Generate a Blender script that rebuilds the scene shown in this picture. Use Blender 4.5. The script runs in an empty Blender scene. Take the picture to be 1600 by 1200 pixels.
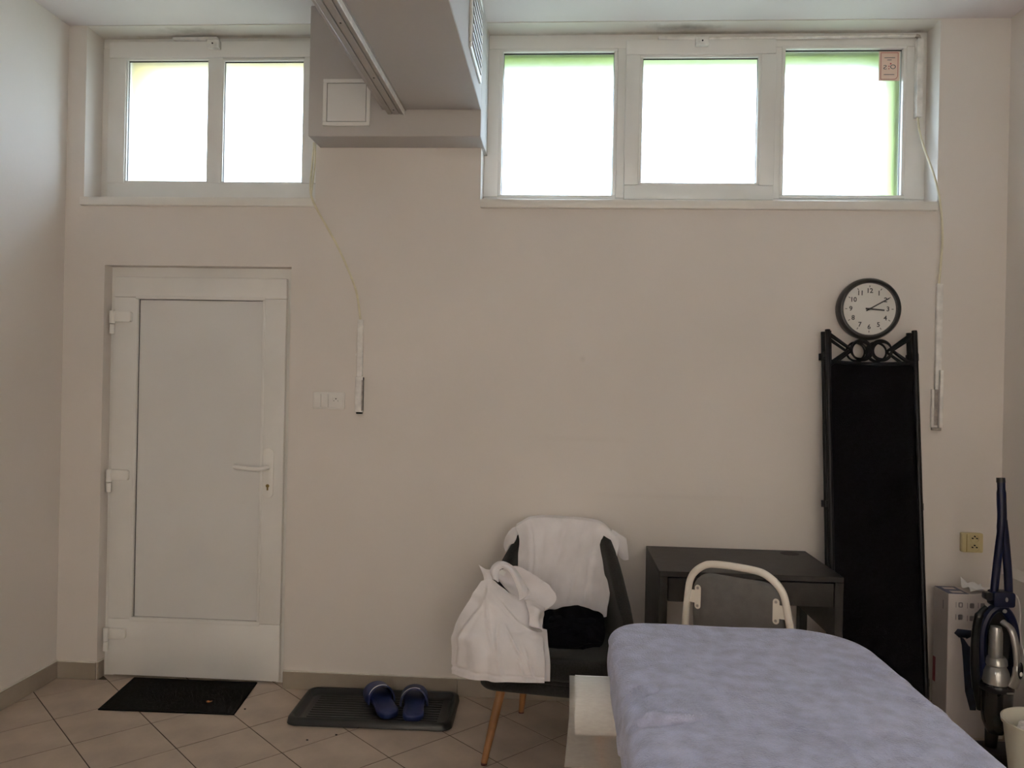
import bpy, bmesh, math, random
from mathutils import Vector, Matrix, noise
random.seed(4)
PI = math.pi
SC = bpy.context.scene
COL = SC.collection

# ------------------------------------------------------------------ camera
CAM_F, CAM_YAW, CAM_PITCH, CAM_ROLL, CAM_H, CAM_D = 1229.09, 0.0622, -0.0003, 0.0203, 1.4963, 3.7383
cd = bpy.data.cameras.new('camera'); cam = bpy.data.objects.new('camera', cd); COL.objects.link(cam)
cd.sensor_width = 36.0; cd.lens = CAM_F*36/1600; cd.clip_start = 0.02
_f = Vector((-math.sin(CAM_YAW)*math.cos(CAM_PITCH), math.cos(CAM_YAW)*math.cos(CAM_PITCH), math.sin(CAM_PITCH)))
_r = Vector((math.cos(CAM_YAW), math.sin(CAM_YAW), 0)); _u = _r.cross(_f)
_r2 = math.cos(CAM_ROLL)*_r+math.sin(CAM_ROLL)*_u; _u2 = -math.sin(CAM_ROLL)*_r+math.cos(CAM_ROLL)*_u
cam.matrix_world = Matrix(((_r2.x, _u2.x, -_f.x, 0), (_r2.y, _u2.y, -_f.y, -CAM_D), (_r2.z, _u2.z, -_f.z, CAM_H), (0, 0, 0, 1)))
SC.camera = cam

# ------------------------------------------------------------------ sky and exposure
W = bpy.data.worlds.new('overcast_sky'); SC.world = W; W.use_nodes = True
bg = W.node_tree.nodes['Background']
bg.inputs['Color'].default_value = (0.71, 0.84, 1.0, 1); bg.inputs['Strength'].default_value = 12.6
SC.view_settings.view_transform = 'Standard'; SC.view_settings.look = 'None'
SC.view_settings.gamma = 1.0; SC.view_settings.use_curve_mapping = False
SC.view_settings.exposure = 0.18
SC.cycles.max_bounces = 14; SC.cycles.diffuse_bounces = 8; SC.cycles.transmission_bounces = 8
SC.cycles.sample_clamp_indirect = 12.0

# ------------------------------------------------------------------ materials
MATS = {}
def srgb(r, g, b):
    return tuple(((c/255)/12.92 if c/255 <= 0.04045 else ((c/255+0.055)/1.055)**2.4) for c in (r, g, b))
def mat(name, col, rough=0.6, var=0.06, scale=6.0, bump=0.0, bscale=60.0, metal=0.0, spec=0.5, col2=None, coat=0.0, sheen=0.0, detail=4.0):
    """Principled material whose colour is broken up by object-space noise."""
    m = bpy.data.materials.new(name); m.use_nodes = True; MATS[name] = m
    nt = m.node_tree; b = nt.nodes['Principled BSDF']
    b.inputs['Roughness'].default_value = rough; b.inputs['Metallic'].default_value = metal
    b.inputs['Specular IOR Level'].default_value = spec
    b.inputs['Coat Weight'].default_value = coat; b.inputs['Sheen Weight'].default_value = sheen
    tc = nt.nodes.new('ShaderNodeTexCoord')
    nz = nt.nodes.new('ShaderNodeTexNoise'); nz.inputs['Scale'].default_value = scale; nz.inputs['Detail'].default_value = detail
    nt.links.new(tc.outputs['Object'], nz.inputs['Vector'])
    mx = nt.nodes.new('ShaderNodeMix'); mx.data_type = 'RGBA'
    c2 = col2 or tuple(max(0, c*(1-var*2)) for c in col)
    c1 = col if col2 else tuple(min(1, c*(1+var)) for c in col)
    mx.inputs[6].default_value = (*c1, 1); mx.inputs[7].default_value = (*c2, 1)
    rp = nt.nodes.new('ShaderNodeMapRange'); rp.inputs[1].default_value = 0.32; rp.inputs[2].default_value = 0.68
    nt.links.new(nz.outputs['Fac'], rp.inputs[0]); nt.links.new(rp.outputs[0], mx.inputs[0])
    nt.links.new(mx.outputs[2], b.inputs['Base Color'])
    if bump:
        n2 = nt.nodes.new('ShaderNodeTexNoise'); n2.inputs['Scale'].default_value = bscale; n2.inputs['Detail'].default_value = 3
        nt.links.new(tc.outputs['Object'], n2.inputs['Vector'])
        bp = nt.nodes.new('ShaderNodeBump'); bp.inputs['Strength'].default_value = bump; bp.inputs['Distance'].default_value = 0.01
        nt.links.new(n2.outputs['Fac'], bp.inputs['Height']); nt.links.new(bp.outputs['Normal'], b.inputs['Normal'])
    return m

def stain_mat(name, col, spots, dirt, rough=0.85):
    """Painted plaster with grubby smudges of their own shape at given places (world = object coordinates)."""
    m = mat(name, col, rough, 0.02, 1.5, 0.05, 45); nt = m.node_tree; b = nt.nodes['Principled BSDF']
    src = b.inputs['Base Color'].links[0].from_socket
    tc = [n for n in nt.nodes if n.type == 'TEX_COORD'][0]
    for (p, sx, sy, sz, amt) in spots:
        mp = nt.nodes.new('ShaderNodeVectorMath'); mp.operation = 'SUBTRACT'; mp.inputs[1].default_value = p
        nt.links.new(tc.outputs['Object'], mp.inputs[0])
        sc = nt.nodes.new('ShaderNodeVectorMath'); sc.operation = 'DIVIDE'; sc.inputs[1].default_value = (sx, sy, sz)
        nt.links.new(mp.outputs[0], sc.inputs[0])
        ln = nt.nodes.new('ShaderNodeVectorMath'); ln.operation = 'LENGTH'; nt.links.new(sc.outputs[0], ln.inputs[0])
        nz = nt.nodes.new('ShaderNodeTexNoise'); nz.inputs['Scale'].default_value = 22; nt.links.new(tc.outputs['Object'], nz.inputs['Vector'])
        ad = nt.nodes.new('ShaderNodeMath'); ad.operation = 'ADD'; nt.links.new(ln.outputs['Value'], ad.inputs[0]); nt.links.new(nz.outputs['Fac'], ad.inputs[1])
        mr = nt.nodes.new('ShaderNodeMapRange'); mr.inputs[1].default_value = 1.5; mr.inputs[2].default_value = 0.5; mr.inputs[3].default_value = 0; mr.inputs[4].default_value = amt
        nt.links.new(ad.outputs[0], mr.inputs[0])
        mx = nt.nodes.new('ShaderNodeMix'); mx.data_type = 'RGBA'; mx.inputs[7].default_value = (*dirt, 1)
        nt.links.new(mr.outputs[0], mx.inputs[0]); nt.links.new(src, mx.inputs[6]); src = mx.outputs[2]
    nt.links.new(src, b.inputs['Base Color'])
    return m

WALLC = (0.735, 0.69, 0.65)
stain_mat('wall_paint', WALLC, [((0.55, -0.0, 0.98), 0.5, 0.1, 0.02, 0.10), ((0.1, 0, 1.24), 0.3, .1, .02, .08), ((0.1, 0, 1.62), .02, .1, .02, .25)], (0.45, 0.38, 0.32))
stain_mat('duct_shade_paint', (0.52, 0.495, 0.475), [], (.3, .3, .3))  # wall white darkened, shade of duct and bulkhead put into the colour
stain_mat('ceiling_paint', (0.75, 0.705, 0.725), [], (0.3, 0.27, 0.24))
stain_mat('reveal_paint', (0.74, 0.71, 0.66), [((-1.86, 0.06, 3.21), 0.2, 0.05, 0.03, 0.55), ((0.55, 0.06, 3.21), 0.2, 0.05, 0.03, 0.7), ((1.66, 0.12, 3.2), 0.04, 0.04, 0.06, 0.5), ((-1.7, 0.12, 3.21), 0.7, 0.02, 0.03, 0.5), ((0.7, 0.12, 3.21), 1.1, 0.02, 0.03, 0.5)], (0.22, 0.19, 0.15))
mat('tile', (0.51, 0.42, 0.345), 0.42, 0.10, 5.0, 0.05, 30, detail=6)
mat('grout', (0.07, 0.052, 0.04), 0.9, 0.1, 12, 0.2, 80)
mat('skirting', (0.36, 0.31, 0.25), 0.4, 0.06, 5, 0.03, 30)
mat('caulk', (0.72, 0.69, 0.62), 0.8, 0.05, 20, 0.3, 60)
mat('pvc_white', (0.80, 0.79, 0.765), 0.32, 0.03, 3, 0.02, 40)
mat('pvc_panel', (0.74, 0.735, 0.72), 0.45, 0.02, 2, 0.02, 40)
mat('pvc_handle', (0.84, 0.825, 0.79), 0.3, 0.01, 5)
mat('gasket', (0.035, 0.033, 0.04), 0.6)
mat('pale_gasket', (0.30, 0.30, 0.31), 0.6)
mat('opener_white', (0.82, 0.80, 0.77), 0.4, 0.08, 25, 0.1, 60)
mat('cable_cream', (0.74, 0.69, 0.52), 0.5, 0.06, 20)
mat('conduit_grey', (0.42, 0.38, 0.35), 0.5, 0.15, 40, 0.2, 70)
mat('aluminium', (0.42, 0.39, 0.36), 0.45, 0.04, 10, metal=0.35)
mat('slot_dark', (0.02, 0.02, 0.02), 0.7)
mat('brass', (0.30, 0.21, 0.07), 0.35, 0.1, 40, metal=0.8)
mat('ivory_plastic', (0.68, 0.58, 0.32), 0.35, 0.04, 10)
mat('switch_plastic', (0.76, 0.74, 0.71), 0.35, 0.03, 10)
mat('facade_green', (0.33, 0.41, 0.12), 0.9, 0.05, 8)
mat('facade_yellow', (0.84, 0.72, 0.46), 0.9, 0.05, 8)
mat('bounce_ochre', (0.79, 0.575, 0.42), 0.9, 0.05, 2)
mat('ground_outside', (0.22, 0.24, 0.15), 0.95, 0.2, 1.0)
mat('rubber_mat', (0.010, 0.010, 0.011), 0.95, 0.3, 90, 0.8, 400, spec=0.2)
mat('tray_plastic', (0.012, 0.012, 0.013), 0.35, 0.1, 10)
mat('slide_navy', (0.012, 0.025, 0.105), 0.5, 0.1, 15, 0.1, 60)
mat('white_line', (0.7, 0.7, 0.72), 0.5)
mat('chair_fabric', (0.026, 0.025, 0.0245), 0.95, 0.18, 160, 0.4, 500, spec=0.2, sheen=0.12)
mat('oak_leg', (0.36, 0.165, 0.065), 0.45, 0.15, 12, 0.05, 60)
mat('leg_foot', (0.10, 0.035, 0.03), 0.5)
mat('shirt_white', (0.84, 0.81, 0.83), 0.85, 0.03, 12, 0.15, 300, sheen=0.2)
mat('shirt_label', (0.85, 0.85, 0.85), 0.7)
mat('black_cloth', (0.0045, 0.0045, 0.007), 0.95, 0.2, 20, 0.3, 200, spec=0.1)
mat('desk_black', (0.018, 0.016, 0.0155), 0.45, 0.25, 22, 0.06, 120)
mat('tube_cream', (0.80, 0.755, 0.68), 0.35, 0.02, 10)
mat('seat_grey', (0.155, 0.15, 0.145), 0.7, 0.06, 30, 0.1, 200)
mat('screen_frame', (0.0055, 0.0055, 0.0085), 0.42, 0.1, 20, spec=0.25)
mat('screen_fabric', (0.0055, 0.005, 0.0075), 0.9, 0.25, 60, 0.3, 300, spec=0.12)
mat('clock_black', (0.018, 0.018, 0.019), 0.35, 0.05, 10)
mat('clock_face', (0.80, 0.77, 0.73), 0.6, 0.01, 5)
mat('ink', (0.03, 0.03, 0.035), 0.6)
mat('terry_sheet', (0.52, 0.545, 0.76), 0.95, 0.0, 24, 0.6, 220, sheen=0.4, col2=(0.35, 0.37, 0.535), detail=7)
mat('table_vinyl', (0.05, 0.05, 0.06), 0.5)
mat('carton', (0.60, 0.55, 0.53), 0.6, 0.03, 6)
mat('print_blue', (0.075, 0.085, 0.16), 0.5, 0.05, 20)
mat('print_navy', (0.018, 0.026, 0.06), 0.5, 0.2, 30)
mat('print_red', (0.35, 0.06, 0.09), 0.5)
mat('print_grey', (0.20, 0.18, 0.19), 0.6)
mat('vac_navy', (0.003, 0.006, 0.034), 0.36, 0.05, 8, spec=0.35)
mat('vac_black', (0.010, 0.010, 0.012), 0.32, 0.05, 8)
mat('vac_silver', (0.42, 0.41, 0.39), 0.3, 0.05, 8, metal=0.75)
mat('vac_smoke', (0.022, 0.022, 0.022), 0.15, 0.1, 8, coat=0.5)
mat('white_cable', (0.72, 0.69, 0.66), 0.5)
mat('bucket_white', (0.74, 0.72, 0.62), 0.4, 0.03, 8)
mat('sticker_pink', (0.86, 0.66, 0.56), 0.6, 0.02, 8)
mat('sticker_border', (0.55, 0.13, 0.13), 0.6)
mat('sticker_ink', (0.10, 0.12, 0.13), 0.6)
mat('leaf_brown', (0.30, 0.12, 0.03), 0.8)
mat('sill_white', (0.80, 0.775, 0.73), 0.35, 0.02, 5)

def special():
    # frosted glass: a thin rough-refracting sheet
    m = bpy.data.materials.new('frosted_glass'); m.use_nodes = True; MATS['frosted_glass'] = m
    nt = m.node_tree; nt.nodes.clear()
    out = nt.nodes.new('ShaderNodeOutputMaterial')
    gl = nt.nodes.new('ShaderNodeBsdfRefraction'); gl.inputs['IOR'].default_value = 1.45; gl.inputs['Roughness'].default_value = 0.50
    gl.inputs['Color'].default_value = (0.93, 0.955, 0.965, 1)
    nz_ = nt.nodes.new('ShaderNodeTexNoise'); nz_.inputs['Scale'].default_value = 300
    mr = nt.nodes.new('ShaderNodeMapRange'); mr.inputs[3].default_value = 0.46; mr.inputs[4].default_value = 0.54
    nt.links.new(nz_.outputs['Fac'], mr.inputs[0]); nt.links.new(mr.outputs[0], gl.inputs['Roughness']); nt.links.new(gl.outputs[0], out.inputs[0])
    # clear glass: mostly see-through with a faint mirror
    for nm, k, rough in (('clear_glass', 0.06, 0.0), ('clock_glass', 0.09, 0.02)):
        m = bpy.data.materials.new(nm); m.use_nodes = True; MATS[nm] = m
        nt = m.node_tree; nt.nodes.clear(); out = nt.nodes.new('ShaderNodeOutputMaterial')
        tr = nt.nodes.new('ShaderNodeBsdfTransparent'); tr.inputs[0].default_value = (0.97, 0.98, 0.98, 1)
        gs = nt.nodes.new('ShaderNodeBsdfGlossy'); gs.inputs['Roughness'].default_value = rough
        mx = nt.nodes.new('ShaderNodeMixShader'); mx.inputs[0].default_value = k
        nt.links.new(tr.outputs[0], mx.inputs[1]); nt.links.new(gs.outputs[0], mx.inputs[2]); nt.links.new(mx.outputs[0], out.inputs[0])
    # thin paper
    m = bpy.data.materials.new('thin_paper'); m.use_nodes = True; MATS['thin_paper'] = m
    nt = m.node_tree; nt.nodes.clear(); out = nt.nodes.new('ShaderNodeOutputMaterial')
    df = nt.nodes.new('ShaderNodeBsdfDiffuse'); df.inputs[0].default_value = (0.76, 0.74, 0.71, 1)
    tl = nt.nodes.new('ShaderNodeBsdfTranslucent'); tl.inputs[0].default_value = (0.7, 0.67, 0.63, 1)
    tr = nt.nodes.new('ShaderNodeBsdfTransparent')
    nz = nt.nodes.new('ShaderNodeTexNoise'); nz.inputs['Scale'].default_value = 30
    mr = nt.nodes.new('ShaderNodeMapRange'); mr.inputs[3].default_value = 0.54; mr.inputs[4].default_value = 0.64
    nt.links.new(nz.outputs['Fac'], mr.inputs[0])
    m1 = nt.nodes.new('ShaderNodeMixShader'); m1.inputs[0].default_value = 0.35
    m2 = nt.nodes.new('ShaderNodeMixShader')
    nt.links.new(df.outputs[0], m1.inputs[1]); nt.links.new(tl.outputs[0], m1.inputs[2])
    nt.links.new(mr.outputs[0], m2.inputs[0]); nt.links.new(m1.outputs[0], m2.inputs[1]); nt.links.new(tr.outputs[0], m2.inputs[2])
    nt.links.new(m2.outputs[0], out.inputs[0])
special()

# ------------------------------------------------------------------ mesh helpers
class MB:
    """Collects shapes into one mesh."""
    def __init__(s): s.bm = bmesh.new()
    def box(s, x0, x1, y0, y1, z0, z1, bev=0.0, seg=2, M=None):
        t = bmesh.new(); r = bmesh.ops.create_cube(t, size=1)
        for v in t.verts: v.co = Vector(((x0+x1)/2+v.co.x*(x1-x0), (y0+y1)/2+v.co.y*(y1-y0), (z0+z1)/2+v.co.z*(z1-z0)))
        if bev: bmesh.ops.bevel(t, geom=t.edges[:], offset=bev, segments=seg, profile=0.5, affect='EDGES', clamp_overlap=True)
        s.merge(t, M); return s
    def merge(s, t, M=None):
        if M is not None: bmesh.ops.transform(t, matrix=M, verts=t.verts)
        me = bpy.data.meshes.new('tmp'); t.to_mesh(me); t.free(); s.bm.from_mesh(me); bpy.data.meshes.remove(me); return s
    def cyl(s, c, r, h, axis='Z', seg=24, r2=None, M=None):
        t = bmesh.new(); bmesh.ops.create_cone(t, cap_ends=True, segments=seg, radius1=r, radius2=r if r2 is None else r2, depth=h)
        R = {'Z': Matrix(), 'X': Matrix.Rotation(PI/2, 4, 'Y'), 'Y': Matrix.Rotation(-PI/2, 4, 'X')}[axis]
        bmesh.ops.transform(t, matrix=Matrix.Translation(c) @ R, verts=t.verts); s.merge(t, M); return s
    def tube(s, pts, r, seg=10, closed=False, cap=True, sx=1.0, up=None):
        pts = [Vector(p) for p in pts]; n = len(pts); rs = r if isinstance(r, (list, tuple)) else [r]*n
        rings = []; prev = None
        for i, p in enumerate(pts):
            a = pts[(i-1) % n] if (closed or i) else p; b = pts[(i+1) % n] if (closed or i < n-1) else p
            d = (b-a).normalized()
            if prev is None:
                ref = Vector(up) if up else (Vector((0, 0, 1)) if abs(d.z) < 0.9 else Vector((0, 1, 0)))
                u = (ref-d*ref.dot(d)).normalized()
            else: u = (prev-d*prev.dot(d)).normalized()
            prev = u; w = d.cross(u)
            rings.append([s.bm.verts.new(p+rs[i]*(math.cos(2*PI*k/seg)*u*sx+math.sin(2*PI*k/seg)*w)) for k in range(seg)])
        for i in range(n if closed else n-1):
            A, B = rings[i], rings[(i+1) % n]
            for k in range(seg): s.bm.faces.new((A[k], A[(k+1) % seg], B[(k+1) % seg], B[k]))
        if cap and not closed:
            s.bm.faces.new(rings[0][::-1]); s.bm.faces.new(rings[-1])
        return s
    def lathe(s, prof, c=(0, 0, 0), seg=32, axis='Z', sx=1.0, sy=1.0, M=None, cap=True):
        t = bmesh.new(); rings = []
        for (r, z) in prof:
            rings.append([t.verts.new((r*math.cos(2*PI*k/seg)*sx, r*math.sin(2*PI*k/seg)*sy, z)) for k in range(seg)])
        for A, B in zip(rings, rings[1:]):
            for k in range(seg): t.faces.new((A[k], A[(k+1) % seg], B[(k+1) % seg], B[k]))
        if cap and prof[0][0] > 1e-5: t.faces.new(rings[0][::-1])
        if cap and prof[-1][0] > 1e-5: t.faces.new(rings[-1])
        bmesh.ops.remove_doubles(t, verts=t.verts, dist=1e-6)
        R = {'Z': Matrix(), 'X': Matrix.Rotation(PI/2, 4, 'Y'), 'Y': Matrix.Rotation(-PI/2, 4, 'X')}[axis]
        bmesh.ops.transform(t, matrix=Matrix.Translation(c) @ R, verts=t.verts); s.merge(t, M); return s
    def prism(s, poly, z0, z1, bev=0.0, plane='XY', seg=2, M=None):
        """Extrude a polygon; plane XZ puts poly in x,z and extrudes along y."""
        t = bmesh.new(); a = [t.verts.new((x, y, z0)) for x, y in poly]; f = t.faces.new(a)
        r = bmesh.ops.extrude_face_region(t, geom=[f])
        for v in r['geom']:
            if isinstance(v, bmesh.types.BMVert): v.co.z = z1
        bmesh.ops.recalc_face_normals(t, faces=t.faces)
        if bev:
            ed = [e for e in t.edges if abs(e.verts[0].co.z-e.verts[1].co.z) < 1e-7]
            bmesh.ops.bevel(t, geom=ed, offset=bev, segments=seg, profile=0.5, affect='EDGES', clamp_overlap=True)
        if plane == 'XZ':
            for v in t.verts: v.co = Vector((v.co.x, v.co.z, v.co.y))
        elif plane == 'YZ':
            for v in t.verts: v.co = Vector((v.co.z, v.co.x, v.co.y))
        s.merge(t, M); return s
    def grid(s, P, closed_u=False):
        V = [[s.bm.verts.new(p) for p in row] for row in P]
        for i in range(len(V)-1):
            n = len(V[0])
            for j in range(n if closed_u else n-1): s.bm.faces.new((V[i][j], V[i][(j+1) % n], V[i+1][(j+1) % n], V[i+1][j]))
        return s
    def build(s, name, m, parent=None, smooth=True, angle=35, loc=None):
        bmesh.ops.recalc_face_normals(s.bm, faces=s.bm.faces)
        me = bpy.data.meshes.new(name)
        if smooth:
            for f in s.bm.faces: f.smooth = True
            for e in s.bm.edges:
                if len(e.link_faces) == 2 and e.calc_face_angle(0) > math.radians(angle): e.smooth = False
        s.bm.to_mesh(me); s.bm.free()
        if m: me.materials.append(MATS[m])
        o = bpy.data.objects.new(name, me); COL.objects.link(o)
        if parent is not None: o.parent = parent
        if loc: o.location = loc
        return o
def B(*a, **k): return MB().box(*a, **k)
def tag(o, label=None, cat=None, group=None, kind=None):
    if label: o['label'] = label
    if cat: o['category'] = cat
    if group: o['group'] = group
    if kind: o['kind'] = kind
    return o
def thing(name, label, cat, loc=(0, 0, 0), rz=0.0, group=None, kind=None):
    o = bpy.data.objects.new(name, None); COL.objects.link(o); o.empty_display_size = 0.1
    o.location = loc; o.rotation_euler = (0, 0, rz); return tag(o, label, cat, group, kind)
def copy_of(o, parent=None, **kw):
    c = o.copy(); COL.objects.link(c); c.parent = parent
    for k, v in kw.items(): setattr(c, k, v)
    return c
def catmull(P, n):
    P = [Vector(p) for p in P]; out = []; m = len(P)-1
    for i in range(n+1):
        t = i/n*m; k = min(int(t), m-1); t -= k
        p0 = P[k-1] if k > 0 else 2*P[0]-P[1]; p1, p2 = P[k], P[k+1]; p3 = P[k+2] if k+2 <= m else 2*P[m]-P[m-1]
        out.append(0.5*((2*p1)+(p2-p0)*t+(2*p0-5*p1+4*p2-p3)*t*t+(3*p1-p0-3*p2+p3)*t**3))
    return out
def cloth_points(ctrl, nu, nv):
    rows = [catmull(r, nu) for r in ctrl]
    cols = [catmull([r[j] for r in rows], nv) for j in range(nu+1)]
    return [[cols[j][i] for j in range(nu+1)] for i in range(nv+1)]
def cloth(ctrl, nu, nv, fold=None, thick=0.004, flip=1):
    """Cloth sheet through control points with folds (fold(u,v,p) -> offset along the normal) and real thickness."""
    P = cloth_points(ctrl, nu, nv); N = []
    for i in range(nv+1):
        row = []
        for j in range(nu+1):
            du = P[i][min(j+1, nu)]-P[i][max(j-1, 0)]; dv = P[min(i+1, nv)][j]-P[max(i-1, 0)][j]
            n = du.cross(dv); row.append(flip*(n.normalized() if n.length > 1e-9 else Vector((0, -1, 0))))
        N.append(row)
    if fold: P = [[P[i][j]+N[i][j]*fold(j/nu, i/nv, P[i][j]) for j in range(nu+1)] for i in range(nv+1)]
    Q = [[P[i][j]-N[i][j]*thick for j in range(nu+1)] for i in range(nv+1)]
    mb = MB(); bm = mb.bm
    A = [[bm.verts.new(p) for p in r] for r in P]; Bv = [[bm.verts.new(p) for p in r] for r in Q]
    for i in range(nv):
        for j in range(nu):
            bm.faces.new((A[i][j], A[i][j+1], A[i+1][j+1], A[i+1][j])); bm.faces.new((Bv[i][j], Bv[i+1][j], Bv[i+1][j+1], Bv[i][j+1]))
    for i in range(nv):
        for j in (0, nu): bm.faces.new((A[i][j], A[i+1][j], Bv[i+1][j], Bv[i][j]))
    for j in range(nu):
        for i in (0, nv): bm.faces.new((A[i][j], A[i][j+1], Bv[i][j+1], Bv[i][j]))
    return mb
def nz(p, s, seed=0.0): return noise.noise(Vector((p[0]*s+seed, p[1]*s+seed*1.7, p[2]*s-seed)))
def text_mesh(s, size, name, depth=0.0006, off=0.0):
    c = bpy.data.curves.new('t', 'FONT'); c.body = s; c.size = size; c.align_x = 'CENTER'; c.align_y = 'CENTER'; c.extrude = depth; c.resolution_u = 3; c.offset = off
    o = bpy.data.objects.new('t', c); COL.objects.link(o)
    dg = bpy.context.evaluated_depsgraph_get(); me = bpy.data.meshes.new_from_object(o.evaluated_get(dg)); me.name = name
    bpy.data.objects.remove(o); bpy.data.curves.remove(c); return me
def rounded_rect(x0, x1, y0, y1, r, n=6):
    rr = r if isinstance(r, (list, tuple)) else [r]*4; out = []
    for (cx, cy, a0, q) in ((x1-rr[0], y1-rr[0], 0, rr[0]), (x0+rr[1], y1-rr[1], PI/2, rr[1]), (x0+rr[2], y0+rr[2], PI, rr[2]), (x1-rr[3], y0+rr[3], 1.5*PI, rr[3])):
        out += [(cx+q*math.cos(a0+PI/2*k/n), cy+q*math.sin(a0+PI/2*k/n)) for k in range(n+1)]
    return out

# ------------------------------------------------------------------ the room
XL, XR, ZC, YR = -2.459, 2.025, 3.219, -5.0
# openings in the back wall: x0, x1, z0, z1
W1 = (-2.366, -1.205, 2.35, ZC); W2 = (-0.402, 1.712, 2.35, ZC); DR = (-2.252, -1.315, 0.0, 2.040)
mb = MB()
def wallbox(x0, x1, z0, z1, y0=0.0, y1=0.42): mb.box(x0, x1, y0, y1, z0, z1)
wallbox(XL-0.2, DR[0], 0, W1[2]); wallbox(DR[0], DR[1], DR[3], W1[2]); wallbox(DR[1], XR+0.2, 0, W1[2])
wallbox(XL-0.2, W1[0], W1[2], ZC); wallbox(W1[1], W2[0], W1[2], ZC); wallbox(W2[1], XR+0.2, W1[2], ZC)
wall_back = tag(mb.build('wall_back', 'wall_paint', smooth=False), 'beige back wall with two high windows and a door', kind='structure')
tag(B(XL-0.2, XL, YR-0.2, 0, 0, ZC).build('wall_left', 'wall_paint', smooth=False), 'plain white wall at the left beside the door', kind='structure')
wr = tag(B(XR, XR+0.2, YR-0.2, 0, 0, ZC).build('wall_right', 'wall_paint', smooth=False), 'plain pale wall at the right behind the vacuum cleaner', kind='structure')
MB().prism([(XR-.034, 0), (XR, 0), (XR, .724), (XR-.034, .690)], YR, 0, plane='XZ').build('ledge', 'wall_paint', wr, smooth=False)
RW = (-1.10, 1.95, 0.55, 2.55)
mb = MB()
wallbox(XL, RW[0], 0, ZC, YR-0.2, YR); wallbox(RW[1], XR, 0, ZC, YR-0.2, YR); wallbox(RW[0], RW[1], 0, RW[2], YR-0.2, YR); wallbox(RW[0], RW[1], RW[3], ZC, YR-0.2, YR)
tag(mb.build('wall_rear', 'wall_paint', smooth=False), 'plain white wall behind the viewer with an added wide window', kind='structure')
tag(B(XL-0.2, XR+0.2, YR-0.2, 0.0, ZC, ZC+0.2).build('ceiling', 'ceiling_paint', smooth=False), 'flat white ceiling above the windows', kind='structure')
# grubby plaster lining over the window recesses
for n, (x0, x1) in enumerate(((W1[0], W1[1]), (W2[0], W2[1]))):
    tag(B(x0, x1, 0.0, 0.42, ZC-0.004, ZC+0.2).build('trim_%d' % (n+1), 'reveal_paint', smooth=False), 'grubby plaster head of the %s window recess' % ('small' if n == 0 else 'wide'), kind='structure')
tag(B(-40, 40, -40, 40, -0.9, -0.45).build('ground', 'ground_outside', smooth=False), 'ground outside the building', kind='structure')

tag(B(-16, 16, -8.8, -8.5, -0.45, 9.0).build('bounce_wall', 'bounce_ochre', smooth=False), 'added ochre wall behind the viewer reflecting warm light into the room', kind='structure')  # unseen wall added to bounce warm light through the rear window
# floor: grout bed with single diagonal tiles on it
floor = tag(B(XL-0.1, XR+0.1, YR-0.1, 0.15, -0.2, -0.0016).build('floor', 'grout', smooth=False), 'beige ceramic floor laid diagonally', kind='structure')
def clip(poly, ax, val, sign):
    out = []
    for i in range(len(poly)):
        a, b = poly[i], poly[(i+1) % len(poly)]; da = sign*(a[ax]-val); db = sign*(b[ax]-val)
        if da >= 0: out.append(a)
        if (da >= 0) != (db >= 0):
            t = da/(da-db); out.append((a[0]+(b[0]-a[0])*t, a[1]+(b[1]-a[1])*t))
    return out
TX, TY, TS, TA = -1.9482, -0.6644, 0.3053, 0.8019
ca, sa = math.cos(TA), math.sin(TA); g = 0.0024; shared = None
for i in range(-30, 31):
    for j in range(-30, 31):
        loc = [(TS*(i+a), TS*(j+b)) for a, b in ((0, 0), (1, 0), (1, 1), (0, 1))]
        cx, cy = TS*(i+.5), TS*(j+.5); px, py = TX+cx*ca-cy*sa, TY+cx*sa+cy*ca
        if not (XL-.25 < px < XR+.25 and YR-.25 < py < .3): continue
        h = TS/2-g; q = [(px+u*ca-v*sa, py+u*sa+v*ca) for u, v in ((-h, -h), (h, -h), (h, h), (-h, h))]
        ymax = 0.075 if (DR[0]-.05 < px < DR[1]+.05) else 0.0
        c = q
        for ax, val, sg in ((0, XL, 1), (0, XR, -1), (1, YR, 1), (1, ymax, -1)):
            if c: c = clip(c, ax, val, sg)
        if len(c) < 3: continue
        whole = len(c) == 4 and all(abs(c[k][0]-q[k][0])+abs(c[k][1]-q[k][1]) < 1e-6 for k in range(4))
        ar = 0.5*abs(sum(c[k][0]*c[(k+1) % len(c)][1]-c[(k+1) % len(c)][0]*c[k][1] for k in range(len(c))))
        if ar < 0.0005: continue
        if whole and shared:
            o = bpy.data.objects.new('tile', shared.data); COL.objects.link(o)
        else:
            o = MB().prism([(x-px, y-py) for x, y in c], -0.008, 0.0, bev=0).build('tile', 'tile', smooth=False)
            if whole: shared = o
        o.location = (px, py, -0.0006*random.random()); o.parent = floor

# skirting tiles
def skirt(name, pieces, axis, label):
    r = thing(name, label, None, kind='structure')
    for (a0, a1, c0, c1, joint) in pieces:
        if axis == 'X': o = B(a0+.0004, a1-.0004, c0, c1, 0, 0.083, bev=0.002, seg=1); k = B(a0, a1, c0+.001, c1, 0.083, 0.0885, bev=.002, seg=1)
        else: o = B(c0, c1, a0+.0004, a1-.0004, 0, 0.083, bev=0.002, seg=1); k = B(c0, c1-.001 if c0 < 0 else c1, a0, a1, 0.083, 0.0885, bev=.002, seg=1)
        t = o.build('skirting_tile', 'skirting', r, smooth=False); k.build('sealant', 'caulk', t, smooth=False)
xs = [DR[1]+.0, -0.463, 0.14, 0.74, 1.34, XR-0.036]
skirt('baseboard_back', [(XL+.012, DR[0], -0.012, 0, 0)]+[(a, b, -0.012, 0, 0) for a, b in zip(xs, xs[1:])], 'X', 'taupe tile skirting along the back wall')
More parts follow.
